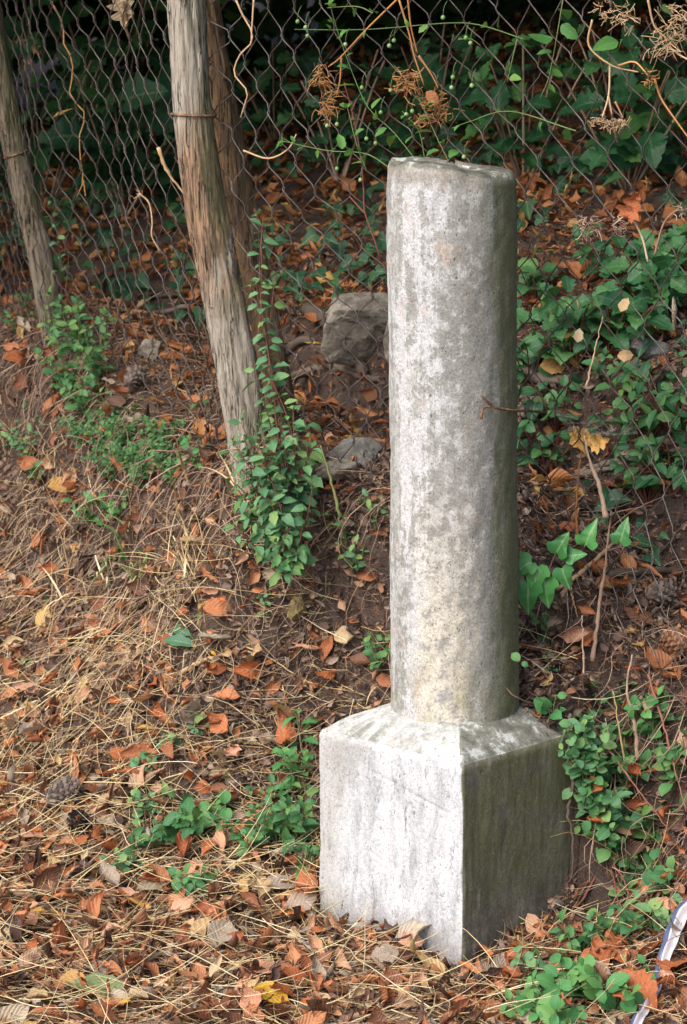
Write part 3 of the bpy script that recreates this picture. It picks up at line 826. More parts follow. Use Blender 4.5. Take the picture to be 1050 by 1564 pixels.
# ------------------------------------------------------------------ leaf litter and debris (uncountable)
def scatter(n, x0, x1, y0, y1, keep):
    x, y = R.uniform(x0, x1, n), R.uniform(y0, y1, n)
    k = R.random(n) < keep(x, y)
    return x[k], y[k]
def behind(x, y):
    """true behind the fence line"""
    b = np.full(np.shape(x), 1e9); s = np.ones(np.shape(x))
    for i in range(len(FN) - 1):
        ax, ay = FN[i, :2]; dx, dy = FN[i + 1, :2] - FN[i, :2]
        t = np.clip(((x - ax) * dx + (y - ay) * dy) / (dx * dx + dy * dy), 0, 1)
        qx, qy = x - ax - t * dx, y - ay - t * dy; d = np.hypot(qx, qy)
        s = np.where(d < b, np.sign(-qx * dy + qy * dx), s); b = np.minimum(b, d)
    return b * s
def off_pillar(x, y):
    u, v = (x - PC[0]) * VL[0] + (y - PC[1]) * VL[1], (x - PC[0]) * VR[0] + (y - PC[1]) * VR[1]
    return (np.abs(u) > SIDE / 2 + .012) | (np.abs(v) > SIDE / 2 + .012) | ((v > .105) & (u > -.16)) | (v > .14)
def dryset(nu, nv, seeds, big=False):
    out = []
    for s in seeds:
        r = np.random.default_rng(s)
        out.append(leaf_grid(nu, nv, .2 + .14 * r.random(), (.75, .8 + .3 * r.random()), .2, r.uniform(-1.6, 1.9), r.choice([.4, 1.0, 1.5, 2.1, 2.7]), .05 if big else 0, .04, r.uniform(-2.2, 2.2), s))
    return out
DRY_S = dryset(5, 4, range(100, 134))
DRY_B = dryset(9, 6, range(200, 230), True)
steep = lambda x, y: normal_at(x, y)[:, 2]
# camera side
def lay(x, y, lift, tilt, yaw=None):
    N = normal_at(x, y)
    z = terrain(x, y)
    P = np.stack([x, y, z], -1) + N * lift[:, None]
    return P, bases(N, tilt, yaw)
def near_keep(x, y):
    s = behind(x, y)
    nz = steep(x, y)
    v = np.where(s > 0, .55 + .45 * np.clip((nz - .55) / .35, 0, 1), 0)
    return v * off_pillar(x, y) * (.55 + .45 * (vnoise(x, y, 4) > -.3))
x, y = scatter(36000, -1.35, 1.0, 4.0, 7.4, near_keep)
P, B = lay(x, y, R.uniform(.001, .020, len(x)), .42)
g = bulk('leaf_litter', DRY_S, P, B, .011 + .070 * R.random(len(x)) ** 2.6, M['litter']); g['kind'] = 'stuff'
tag(g, 'carpet of small curled brown leaves covering the ground on the near side', 'leaf litter')
x, y = scatter(95000, -1.35, 1.0, 4.0, 7.4, lambda x, y: (behind(x, y) > -1.3) * off_pillar(x, y) * 1.0)
P, B = lay(x, y, R.uniform(.0, .009, len(x)), .7)
CR = [leaf_grid(1, 2, .3, (.9, .9), .4, .5, 0, 0, .12, 0, s) for s in range(6)]
g = bulk('litter_crumbs', CR, P, B, .005 + .019 * R.random(len(x)) ** 1.5, M['crumb']); g['kind'] = 'stuff'
tag(g, 'fine brown leaf crumbs and bark bits over the soil', 'leaf litter')
inner = lambda x, y: (x > -1.35) & (x < 1.0) & (y > 4.0) & (y < 7.4)
x, y = scatter(42000, -5.0, 3.0, 1.5, 12.0, lambda x, y: np.where((behind(x, y) > 0) & ~inner(x, y), np.clip(1.15 - .12 * np.hypot(x, y - 5.0), .1, 1), 0))
P, B = lay(x, y, R.uniform(.001, .020, len(x)), .42)
g = bulk('outer_leaf_litter', DRY_S, P, B, .02 + .07 * R.random(len(x)) ** 2.0, M['litter']); g['kind'] = 'stuff'
tag(g, 'brown leaf litter carrying on along the bank towards the left edge', 'leaf litter')
# behind the fence
def back_keep(x, y):
    s = behind(x, y)
    return np.where(s < -.02, 1 / (1 + .05 * np.maximum(-s, 0) ** 2), 0)
x, y = scatter(26000, -4.0, 3.0, 4.3, 12.5, back_keep)
P, B = lay(x, y, R.uniform(.002, .022, len(x)), .38)
g = bulk('forest_leaf_litter', DRY_S, P, B, R.uniform(.03, .075, len(x)), M['litter_back']); g['kind'] = 'stuff'
tag(g, 'orange brown leaf litter on the dark slope behind the fence', 'leaf litter')
# straw and needles: thin three-sided blades
def blades(seed, n, bend):
    r = np.random.default_rng(seed); out = []
    for _ in range(n):
        t = np.linspace(0, 1, 6)
        b1, b2 = r.normal(0, bend), r.normal(0, bend)
        p = np.stack([t, b1 * t * (1 - t) + .3 * b2 * np.sin(t * 6) * t * .3, b2 * t * (1 - t) * .6], -1)
        v, f = tube(p, np.linspace(1, .35, 6) * .0070, 3, cap=False)
        out.append((v, f, np.zeros((len(v), 2)) + .3))
    return out
def straw_keep(x, y):
    s = behind(x, y)
    zone = .48 + 1.0 * np.exp(-((x + .55) / .42) ** 2 - ((y - 5.45) / .42) ** 2) + .35 * np.exp(-((x + .25) / .3) ** 2 - ((y - 5.1) / .35) ** 2)
    return np.where(s > .08, np.clip(zone, 0, 1), 0) * off_pillar(x, y)
BL = blades(5, 16, .35)
x, y = scatter(16000, -1.3, .9, 4.1, 7.2, straw_keep)
xo, yo = scatter(9000, -3.2, 1.8, 3.0, 9.0, lambda x, y: np.where((behind(x, y) > .1) & ~((x > -1.3) & (x < .9) & (y > 4.1) & (y < 7.2)), .8, 0))
x, y = np.concatenate([x, xo]), np.concatenate([y, yo])
yaw = R.normal(.45, 1.0, len(x)) + math.pi * (R.random(len(x)) < .5)
P, B = lay(x, y, R.uniform(.004, .030, len(x)), .26, yaw)
g = bulk('straw', BL, P, B, R.uniform(.06, .20, len(x)), M['straw']); g['kind'] = 'stuff'
tag(g, 'tangled yellow dry grass lying on the left bank', 'straw')
x, y = scatter(30000, -1.35, 1.0, 4.0, 7.4, lambda x, y: np.where(behind(x, y) > -.2, .8, .0) * off_pillar(x, y))
P, B = lay(x, y, R.uniform(.003, .018, len(x)), .25)
ND = [(v * [1, .95, .95], f, u) for v, f, u in blades(6, 14, .3)]
g = bulk('pine_needles', ND, P, B, R.uniform(.03, .10, len(x)), M['needle']); g['kind'] = 'stuff'
tag(g, 'fine reddish brown pine needles strewn over the ground', 'pine needles')
# fine dead stems and roots hanging down the cut bank
x, y = scatter(11000, -1.0, .95, 4.6, 7.2, lambda x, y: np.where((np.abs(behind(x, y)) < .32), np.clip((.96 - steep(x, y)) * 2.5, 0.05, 1), 0) * off_pillar(x, y))
N = normal_at(x, y)
dn = np.stack([-N[:, 0] * N[:, 2] * -1, N[:, 1] * N[:, 2], -(1 - N[:, 2] ** 2)], -1)
dn = np.stack([N[:, 0] * N[:, 2], N[:, 1] * N[:, 2], -(N[:, 0] ** 2 + N[:, 1] ** 2)], -1)
dn += R.standard_normal(dn.shape) * .30; dn /= np.linalg.norm(dn, axis=1, keepdims=True)
Nn = N - dn * (N * dn).sum(1, keepdims=True); Nn /= np.linalg.norm(Nn, axis=1, keepdims=True)
B = np.stack([dn, np.cross(Nn, dn), Nn], -1)
P = np.stack([x, y, terrain(x, y)], -1) + N * R.uniform(.004, .03, len(x))[:, None]
g = bulk('hanging_roots', [(v * [1, 1.5, 1.5], f, u) for v, f, u in blades(8, 16, .7)], P, B, R.uniform(.04, .17, len(x)), M['root']); g['kind'] = 'stuff'
tag(g, 'thin dead stems and roots hanging down the earth bank', 'dead stems')

x, y = scatter(24000, -1.1, .95, 4.5, 7.4, lambda x, y: np.where((np.abs(behind(x, y)) < .75), np.clip((1.0 - steep(x, y)) * 2.2, 0.05, 1), 0) * off_pillar(x, y))
xb, yb = scatter(5200, .25, .85, 4.75, 5.9, lambda x, y: off_pillar(x, y) * 1.0)
xc, yc = scatter(3200, -.25, .25, 5.25, 5.75, lambda x, y: off_pillar(x, y) * 1.0)
x, y = np.concatenate([x, xb, xc]), np.concatenate([y, yb, yc])
xe, ye = R.uniform(-.168, .06, 700), R.uniform(.055, .26, 700)
ex_, ey_ = PC[0] + VL[0] * xe + VR[0] * ye, PC[1] + VL[1] * xe + VR[1] * ye
x, y = np.concatenate([x, ex_]), np.concatenate([y, ey_])
P, B = lay(x, y, R.uniform(.001, .018, len(x)), .6)
g = bulk('bark_scraps', DRY_S, P, B, .008 + .026 * R.random(len(x)) ** 1.5, M['scrap']); g['kind'] = 'stuff'
tag(g, 'grey brown scraps of bark and old leaves on the earth bank', 'leaf litter')

# ------------------------------------------------------------------ ivy and undergrowth behind the fence (uncountable)
IV = [leaf_poly(IVY, .22, .5 + .05 * s, .025, s) for s in range(6)]
def ivy_keep(x, y):
    s = behind(x, y)
    patch = np.clip((vnoise(x, y, 2.6) * 1.4 + .02 + .75 * np.clip((x - .05) * 1.6, -.4, 1)) * 1.3, 0, 1)
    return np.where(s < -.25, patch / (1 + .03 * s * s), 0)
x, y = scatter(11000, -4.0, 3.0, 4.6, 12.5, ivy_keep)
N = normal_at(x, y)
P = np.stack([x, y, terrain(x, y, False)], -1) + N * R.uniform(.02, .09, len(x))[:, None]
yaw = R.normal(-1.57, .9, len(x))
B = bases(N * .6 + np.array([-.2, -.45, .3]), .35, yaw)
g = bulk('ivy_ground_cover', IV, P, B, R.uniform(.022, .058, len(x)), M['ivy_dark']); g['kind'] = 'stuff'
tag(g, 'dark ivy covering the shaded slope behind the fence', 'ivy')

# ------------------------------------------------------------------ individually placed fallen leaves
DRYM = {}
def dry_mesh(k, mat):
    key = (k, mat)
    if key not in DRYM:
        v, f, uv = DRY_B[k] if k < 100 else SPECIAL[k]
        DRYM[key] = quad_mesh('fallen_leaf', v, f, M[mat], uv)
    return DRYM[key]
SPECIAL = {100: leaf_poly(LOBED, .25, .5, .05, 3), 101: leaf_grid(12, 6, .34, (.8, .8), .25, .35, 0, .06, .02, .2, 5), 102: leaf_grid(12, 6, .30, (.75, .9), .1, .6, 2.6, .04, .02, .5, 9),
           103: leaf_grid(12, 6, .30, (1.25, .9), .35, -.4, 0, 0, .02, .2, 15), 104: leaf_poly(LOBED, .55, -.6, .07, 8)}
def fallen(px, py, size, ang, k, mat, label, tilt=.35, group=None, lift=.028, P=None):
    p = gpt(px, py) if P is None else P
    N = normal_at(np.array([p[0]]), np.array([p[1]]))[0]
    if P is None: p = p + N * lift
    d = np.array([math.cos(math.radians(ang)), math.sin(math.radians(ang)), .05])
    r = np.random.default_rng(int(px * 7 + py * 13))
    n_ = N + r.standard_normal(3) * tilt * .6 + np.array([0, -.25, .1])
    Bm = basis(d, n_) * (size * p[1] / FPX)
    o = link('fallen_leaf', dry_mesh(k, mat))
    mid = p - Bm @ np.array([.45, 0, 0])
    # keep the leaf above the soil
    vs = np.array([v.co[:] for v in o.data.vertices]) @ Bm.T + mid
    h = terrain(vs[:, 0], vs[:, 1], False)
    if P is None:
        low = np.percentile(vs[:, 2] - h, 12)
        mid = mid + np.array([0, 0, max(0, .003 - low)])
    m = Matrix([[*Bm[0], mid[0]], [*Bm[1], mid[1]], [*Bm[2], mid[2]], [0, 0, 0, 1]])
    o.matrix_world = m
    return tag(o, label, 'leaf', group)
for a_ in [
    (336, 1003, 44, 110, 102, 'yellow', 'curled bright yellow orange leaf beside the two plantain leaves'),
    (447, 1415, 36, -35, 101, 'yellow', 'small flat yellow leaf near the left corner of the pedestal'),
    (405, 1540, 74, -30, 101, 'yellow', 'large crumpled yellow leaf at the bottom edge of the photo'),
    (330, 1455, 78, 75, 103, 'grey', 'pointed grey brown leaf standing up in the litter'),
    (286, 1440, 78, 160, 100, 'tan', 'pale tan lobed leaf left of the pointed grey leaf'),
    (78, 1414, 84, 12, 102, 'ochre', 'long ochre leaf rolled along its edge at lower left'),
    (14, 1220, 64, 20, 102, 'ochre', 'ochre rolled leaf at the left edge beside the big pine cone'),
    (112, 1515, 46, -8, 101, 'ochre', 'flat ochre oval leaf near the bottom left'),
    (180, 1550, 42, 80, 100, 'yellow', 'small bright yellow lobed leaf at the bottom edge'),
    (55, 1296, 40, 30, 101, 'pink', 'pinkish tan upturned leaf below the big pine cone'),
    (310, 838, 46, 15, 101, 'tan', 'pale yellowish leaf lying in the straw below the creeper'),
    (238, 1130, 54, 5, 102, 'ochre', 'ochre curled leaf beside the dark grey twig'),
    (347, 1124, 56, 20, 102, 'russet', 'orange brown curled leaf right of the dark grey twig'),
    (150, 1528, 120, -22, 101, 'dull_green', 'long dull green leaf lying near the bottom left'),
    (835, 1420, 52, 70, 102, 'ochre', 'ochre yellow curled leaf by the right side of the pedestal'),
    (722, 1503, 78, -50, 102, 'russet', 'rolled russet leaf right below the front corner of the pedestal'),
    (745, 1506, 66, -55, 102, 'pink', 'rolled pinkish leaf second from the front corner of the pedestal'),
    (608, 1512, 66, -35, 102, 'russet', 'tube like rolled leaf below the white face of the pedestal'),
    (627, 1460, 46, 15, 101, 'pink', 'rounded pinkish leaf touching the foot of the white face'),
    (662, 1500, 54, -60, 102, 'russet', 'curled brown leaf just left of the two rolled leaves'),
    (772, 1424, 92, 38, 102, 'russet', 'long brown leaf leaning along the foot of the dark face'),
    (800, 1402, 60, 40, 101, 'russet', 'brown leaf at the far foot of the dark face'),
    (930, 1470, 74, 200, 100, 'rust', 'large rust red lobed leaf between the weeds at lower right'),
    (985, 1545, 120, 115, 103, 'rust', 'very large rust brown leaf beside the white plastic strip'),
    (1035, 1490, 86, 70, 101, 'rust', 'rust red leaf right of the white plastic strip'),
    (390, 1380, 46, 100, 104, 'tan', 'pale crumpled tan leaf left of the pedestal under the weeds'),
    (425, 1366, 56, 25, 101, 'grey', 'pale grey leaf next to the crumpled tan leaf under the weeds'),
    (370, 1378, 36, 120, 103, 'ochre', 'cream yellow pointed leaf left of the crumpled tan leaf'),
    (235, 1375, 60, 30, 101, 'grey', 'olive grey flat leaf left of the small round weed'),
    (462, 1385, 36, 80, 101, 'rust', 'dark red square leaf next to the left corner of the pedestal'),
    (330, 1420, 44, 10, 102, 'russet', 'ring shaped russet curled leaf above the pointed grey leaf'),
    (445, 1470, 64, 0, 102, 'russet', 'wavy orange brown leaf below the small flat yellow leaf'),
    (400, 1500, 56, 20, 101, 'pink', 'pinkish brown leaf above the large yellow leaf'),
    (110, 1480, 60, 15, 102, 'russet', 'russet rolled leaf between the ochre leaves at lower left'),
    (30, 1425, 70, 20, 102, 'russet', 'russet leaf at the left edge below the pinkish leaves'),
    (110, 1385, 76, 28, 102, 'russet', 'long russet rolled leaf above the long ochre leaf'),
    (175, 1240, 46, 0, 101, 'tan', 'light brown leaf right of the big pine cone'),
    (215, 1195, 66, 5, 102, 'russet', 'ridged russet leaf at the left above the weeds'),
    (590, 1480, 50, 200, 101, 'grey', 'pale grey leaf below the left half of the white face'),
    (180, 975, 50, 95, 101, 'russet', 'upright russet leaf in the straw left of the plantain leaves'),
    (345, 935, 50, 10, 101, 'russet', 'brown leaf in the straw above the plantain leaves'),
    (60, 935, 60, 20, 102, 'rust', 'dark red curled leaf in the straw at the left edge'),
    (110, 770, 50, 20, 101, 'ochre', 'small ochre leaf on top of the brown pine cone'),
    (250, 820, 52, 85, 102, 'russet', 'upright orange leaf in the straw below the fine leaved weeds'),
    (115, 585, 50, 70, 102, 'ochre', 'light orange rolled leaf lying on the left weed patch'),
    (40, 570, 46, 20, 101, 'russet', 'russet leaf on the bare slope at the left edge'),
    (855, 565, 44, 10, 101, 'ochre', 'orange yellow leaf behind the fence right of the column'),
    (900, 680, 44, 20, 104, 'ochre', 'light orange crumpled leaf at the foot of the fence right of the column'),
    (1030, 765, 56, 5, 102, 'ochre', 'ochre rolled leaf at the right edge behind the fence'),
    (985, 885, 56, -50, 102, 'russet', 'orange rolled leaf on the bank at the right edge'),
    (925, 905, 50, 90, 102, 'rust', 'orange brown leaf hanging on the bank below the tan stem'),
    (1030, 1290, 80, 85, 102, 'rust', 'long brown leaf hanging beside the weeds at the right edge'),
    (600, 670, 46, 20, 102, 'russet', 'orange curled leaf beside the flat grey stone'),
    (490, 1440, 40, 60, 101, 'russet', 'brown leaf close to the left corner of the pedestal foot')]:
    fallen(*a_)
# the larger of the other leaves, one object each; labelled by colour and by where they lie
names = {'russet': 'russet', 'pink': 'pinkish brown', 'rust': 'rust red', 'tan': 'tan', 'grey': 'grey brown', 'ochre': 'ochre'}
MARKS = [('the pedestal left corner', 487, 1390), ('the white pedestal face', 600, 1470), ('the dark pedestal face', 790, 1430), ('the plastic strip', 1015, 1490), ('the big pine cone', 95, 1225), ('the black pine cone', 118, 1268),
         ('the brown pine cone', 95, 785), ('the plantain leaves', 280, 985), ('the creeper foot', 420, 840), ('the thick post foot', 370, 640), ('the thin post foot', 80, 490), ('the fine leaved herbs', 200, 720),
         ('the left weed patch', 125, 590), ('the green grass tuft', 190, 860), ('the dark grey twig', 300, 1120), ('the broad leaved rosette', 295, 1285), ('the round weed cushion', 300, 1370), ('the large yellow leaf', 405, 1540),
         ('the dull green leaf', 150, 1528), ('the pointed grey leaf', 330, 1455), ('the mossy stone', 455, 950), ('the column foot', 700, 1090), ('the ivy sprig', 840, 870), ('the tan stem', 925, 860), ('the right pine cone', 1035, 1000),
         ('the weeds by the pedestal', 430, 1260), ('the bright weeds at lower right', 870, 1530), ('the weeds on the right bank', 960, 1220), ('the flat grey stone', 545, 690), ('the large boulder', 545, 490), ('the spider web', 890, 645),
         ('the straw mound', 100, 1060), ('the pale yellowish leaf', 310, 838), ('the cigarette butt', 860, 1455), ('the lower right lobed leaf', 930, 1470), ('the long ochre leaf', 78, 1414), ('the brambles', 940, 520)]
USED = {}
def where(px, py):
    d = sorted((math.hypot(px - x_, py - y_), n_, x_, y_) for n_, x_, y_ in MARKS)[0]
    dx, dy = px - d[2], py - d[3]
    if abs(dx) > 2.2 * abs(dy): rel = 'right of' if dx > 0 else 'left of'
    elif abs(dy) > 2.2 * abs(dx): rel = 'below' if dy > 0 else 'above'
    else: rel = ('lower' if dy > 0 else 'upper') + (' right of' if dx > 0 else ' left of')
    return ('close ' if d[0] < 38 else '') + rel + ' ' + d[1]
def shape_word(k, sz):
    r_ = np.random.default_rng(200 + k); r_.random(); r_.random(); b_ = r_.uniform(-1.6, 1.9); ro = r_.choice([.4, 1.0, 1.5, 2.1, 2.7])
    return ('small' if sz < 34 else 'large' if sz > 50 else 'medium') + ' ' + ('flattish' if ro < .6 else 'tightly rolled' if ro > 2 else 'cupped')
cnt, tries = 0, 0
while cnt < 245 and tries < 3000:
    tries += 1
    px, py = R.uniform(-20, 1070), 420 + 1150 * R.random() ** .62
    if 585 < px < 800 and py < 1110: continue
    if 470 < px < 880 and 1060 < py < 1490 and (px < 720 or py < 1560 - (px - 700) * .6 - 90): continue
    if 330 < px < 480 and 380 < py < 870: continue
    p = gpt(px, py)
    if not off_pillar(p[0], p[1]) or behind(np.array([p[0]]), np.array([p[1]]))[0] < -.9: continue
    mat = R.choice(['russet', 'russet', 'russet', 'pink', 'rust', 'tan', 'grey', 'ochre'], p=[.22, .18, .14, .17, .14, .08, .05, .02])
    k = int(R.integers(0, 30))
    sz = R.uniform(24, 72) if py > 1000 else R.uniform(18, 36)
    lb = '%s %s leaf %s' % (shape_word(k, sz), names[mat], where(px, py))
    if lb in USED: continue
    USED[lb] = 1
    fallen(px, py, sz, R.uniform(0, 360), k, mat, lb, .7, 'dry leaves fallen on the ground')
    cnt += 1

# ------------------------------------------------------------------ stalks, sticks and branches
def lying(name, label, cat, pts, rad, mat, lift=.012, wob=.004, group=None, sides=7, depth=None, taper=.6, side_twigs=()):
    if depth is None: Q = np.array([gpt(px, py, lift + rad) for px, py in pts])
    else: Q = np.array([at(px, py, d) for (px, py), d in zip(pts, depth if hasattr(depth, '__len__') else [depth] * len(pts))])
    b = Q[0].copy()
    n_ = max(10, 6 * len(pts))
    path = smooth_path(Q, n_)
    path[1:-1] += R.standard_normal((n_ - 2, 3)) * wob * .5
    o = tube_obj(name, path, np.linspace(rad, rad * taper, n_) * (1 + .12 * R.standard_normal(n_)), mat, None, sides, b)
    o.location = tuple(b)
    return tag(o, label, cat, group)
S = lambda label, pts, r=.0016, m='straw', **k: lying('straw_stalk', label, 'straw', pts, r, M[m], .016, .001, 'long dry grass stalks', 5, **k)
S('long pale stalk lying below the weeds and ending at the left corner of the pedestal', [(215, 1425), (330, 1393), (420, 1370), (482, 1345)], .0021)
S('pale stalk pointing down right beside the big pine cone', [(128, 1232), (170, 1252), (212, 1272)])
S('long stalk across the straw at the left edge', [(0, 972), (60, 952), (140, 930), (180, 920)], .0017)
S('pale bent stalk right of the plantain leaves', [(346, 995), (410, 1030), (470, 1058), (528, 1074)], .002)
S('thick pale stalk rising to the upper right below the creeper', [(280, 935), (330, 885), (386, 846)], .002)
S('pale horizontal stalk just above the yellow leaf at the bottom', [(428, 1490), (500, 1492)], .0018)
S('short pale stalk in the litter left of the pedestal foot', [(350, 1442), (410, 1443)], .0018)
S('long thin stalk crossing the litter at the lower left', [(30, 1462), (120, 1455), (220, 1440), (300, 1436)], .0016)
S('long stalk from the left edge below the russet leaves', [(0, 1372), (60, 1371), (130, 1366)], .0016)
S('golden stalk on the left below the straw mound', [(0, 1110), (60, 1080), (130, 1040), (200, 1000)], .002)
S('golden stalk leaning over the straw mound', [(0, 1130), (70, 1085), (150, 1040)], .0018)
S('thin stalk over the soil left of the column', [(476, 1030), (520, 1058), (560, 1085)], .0016)
S('yellow stalk standing beside the pedestal top', [(432, 1060), (440, 1100), (458, 1140)], .0015)
S('straight stalk low on the right bank', [(930, 1440), (950, 1475), (958, 1490)], .0016)
S('thin golden stalk through the weeds at the right', [(950, 1150), (958, 1190), (975, 1240)], .0018, 'straw')
S('tan stalk leaning through the weeds right of the pedestal', [(920, 1340), (940, 1290), (955, 1225), (962, 1200)], .0026, 'tanwood')
T_ = lambda label, pts, r, m='twig', name='fallen_branch', **k: lying(name, label, 'branch', pts, r, M[m], .008, .0016 if name == 'dry_stem' else .004, None, 9, taper=.35 if name == 'dry_stem' else .6, **k)
T_('dark grey broken twig below the ochre leaf at the left', [(258, 1100), (290, 1112), (320, 1130), (358, 1160)], .0075)
T_('short brown stick next to the yellow orange curled leaf', [(275, 1040), (310, 1030), (344, 1018)], .006, 'tanwood')
T_('long thin twig along the bottom left of the photo', [(78, 1492), (120, 1484), (190, 1500), (260, 1518), (342, 1532)], .005, 'tanwood')
T_('dark branch lying on the bank right of the column', [(798, 772), (850, 757), (900, 742), (955, 728)], .011)
T_('thick bent tan stem on the bank right of the column', [(852, 922), (880, 892), (925, 856), (965, 826), (1000, 815)], .0055, 'tanwood', name='dry_stem')
T_('thin broken stem hanging from the thick tan stem', [(868, 910), (876, 945), (882, 990)], .003, 'tanwood', name='dry_stem')
T_('thick dark log leaning in front of the large boulder', [(470, 490), (500, 515), (530, 545), (560, 590)], .020)
T_('dark root lying below the large boulder', [(430, 560), (470, 540), (520, 575), (585, 600)], .012)
T_('brown broken branch at the foot of the creeper', [(430, 600), (470, 585), (520, 580), (560, 583)], .012)
T_('grey branch lying behind the fence left of the thick post', [(196, 498), (240, 490), (310, 474)], .011)
T_('shorter grey branch above the other behind the fence', [(225, 466), (260, 460), (312, 462)], .009)
T_('bark covered log just right of the column behind the fence', [(790, 596), (820, 600), (860, 615)], .016)
T_('brown stick under the fence at the right edge', [(930, 895), (980, 890), (1050, 893)], .010)
T_('dark branch under the fence at the right edge above the leaves', [(880, 735), (960, 725), (1050, 712)], .008)
T_('thin pale stick leaning on the thick grey post', [(242, 225), (256, 262), (284, 298)], .005, 'tanwood', name='dry_stem', depth=5.78)
T_('curved orange root on the bank left of the thick post', [(265, 545), (262, 580), (272, 602), (302, 608)], .0035, 'orangestem', name='dry_stem')
T_('thin stick lying on the right bank beside the pine cone', [(930, 930), (950, 975), (975, 1010)], .003, 'root', name='dry_stem')
T_('dark curved root in front of the dark pedestal face', [(772, 1425), (782, 1452), (798, 1478)], .005, 'redstem', name='dry_stem')
T_('thin red stem arching over the soil right of the pedestal', [(828, 1410), (880, 1398), (930, 1398), (975, 1405)], .003, 'redstem', name='dry_stem')
T_('long red stem crossing the weeds right of the pedestal', [(905, 1110), (945, 1165), (985, 1220), (1022, 1268)], .0026, 'redstem', name='dry_stem', depth=[5.0, 4.95, 4.88, 4.82])
T_('second red stem at the right edge above the weeds', [(990, 1030), (1012, 1100), (1030, 1170), (1048, 1240)], .0026, 'redstem', name='dry_stem', depth=[5.0, 4.95, 4.9, 4.84])
T_('brown dead stem standing behind the tan stem on the right bank', [(905, 1010), (915, 930), (925, 860), (934, 780)], .005, 'root', name='dry_stem', depth=[5.08, 5.1, 5.12, 5.14])
T_('thin brown stem standing on the bank right of the column', [(892, 1060), (891, 1000), (889, 940)], .0028, 'root', name='dry_stem', depth=5.06)
T_('pale thin stem standing in front of the right bank', [(955, 1170), (944, 1100), (936, 1055)], .0026, 'straw', name='dry_stem', depth=4.98)
T_('brown pole like stem rising through the weeds at the right', [(974, 1160), (970, 1110), (958, 1050), (966, 1000)], .0045, 'root', name='dry_stem', depth=5.0)
T_('reddish brown stem lying through the weeds at lower right', [(890, 1375), (930, 1410), (960, 1450), (1000, 1500)], .0026, 'redstem', name='dry_stem')
T_('thin dead stem upright beside the fence right of the column', [(882, 820), (880, 770), (888, 690)], .003, 'orangestem', name='dry_stem', depth=5.2)
T_('dead stem with a broken tip rising by the fence at the right', [(925, 790), (915, 740), (900, 700), (893, 665)], .0055, 'root', name='dry_stem', depth=5.12)
T_('long thin straw coloured stem leaning against the fence right of the column', [(895, 590), (908, 540), (922, 480)], .0022, 'tanwood', name='dry_stem', depth=5.1)
T_('green and red shoot standing at the bank left of the column', [(520, 790), (505, 730), (490, 680)], .004, 'greenstem', name='dry_stem', depth=5.38)
# gnarled dead creeper hanging on the right edge of the dark pedestal face
dv = lying('dead_creeper', 'shrivelled brown dead creeper hanging down the right end of the dark pedestal face', 'creeper', [(872, 1090), (870, 1150), (875, 1200), (868, 1240), (876, 1290), (872, 1345)], .0040, M['twig'], depth=[4.98, 4.955, 4.95, 4.945, 4.945, 4.95], wob=.003, sides=8)

# ------------------------------------------------------------------ green plants
LEAFV = {
    'ovate': [leaf_grid(7, 4, .27, (.72, .85), .30, .3 + .25 * s, 0, 0, .012, 0, s) for s in range(4)],
    'round': [leaf_grid(6, 4, .36, (.85, .62), .22, .4 + .2 * s, 0, 0, .012, 0, s + 10) for s in range(3)],
    'serrate': [leaf_grid(12, 4, .33, (.72, .8), .28, .3 + .3 * s, 0, .08, .035, .3 * s - .4, s + 20) for s in range(4)],
    'lance': [leaf_grid(9, 4, .17, (.95, .85), .30, .5 + .3 * s, 0, 0, .012, 0, s + 30) for s in range(3)],
    'ivy': [leaf_poly(IVY, .30, .5 + .35 * s, .035, s + 40) for s in range(4)],
    'grass': [leaf_grid(8, 2, .022, (.5, .7), .3, .6 + .35 * s, 0, 0, 0, .3, s + 50) for s in range(4)],
}
LM = {}
def leaf_mesh(kind, mat, i):
    key = (kind, mat, i % len(LEAFV[kind]))
    if key not in LM:
        v, f, uv = LEAFV[kind][key[2]]
        LM[key] = quad_mesh('leaf', v, f, M[mat], uv)
    return LM[key]
def put_leaf(root, b, p, d, nrm, size, kind, mat, i):
    Bm = basis(d, nrm) * size
    o = link('leaf', leaf_mesh(kind, mat, i), root)
    q = p - b
    o.matrix_local = Matrix([[*Bm[0], q[0]], [*Bm[1], q[1]], [*Bm[2], q[2]], [0, 0, 0, 1]])
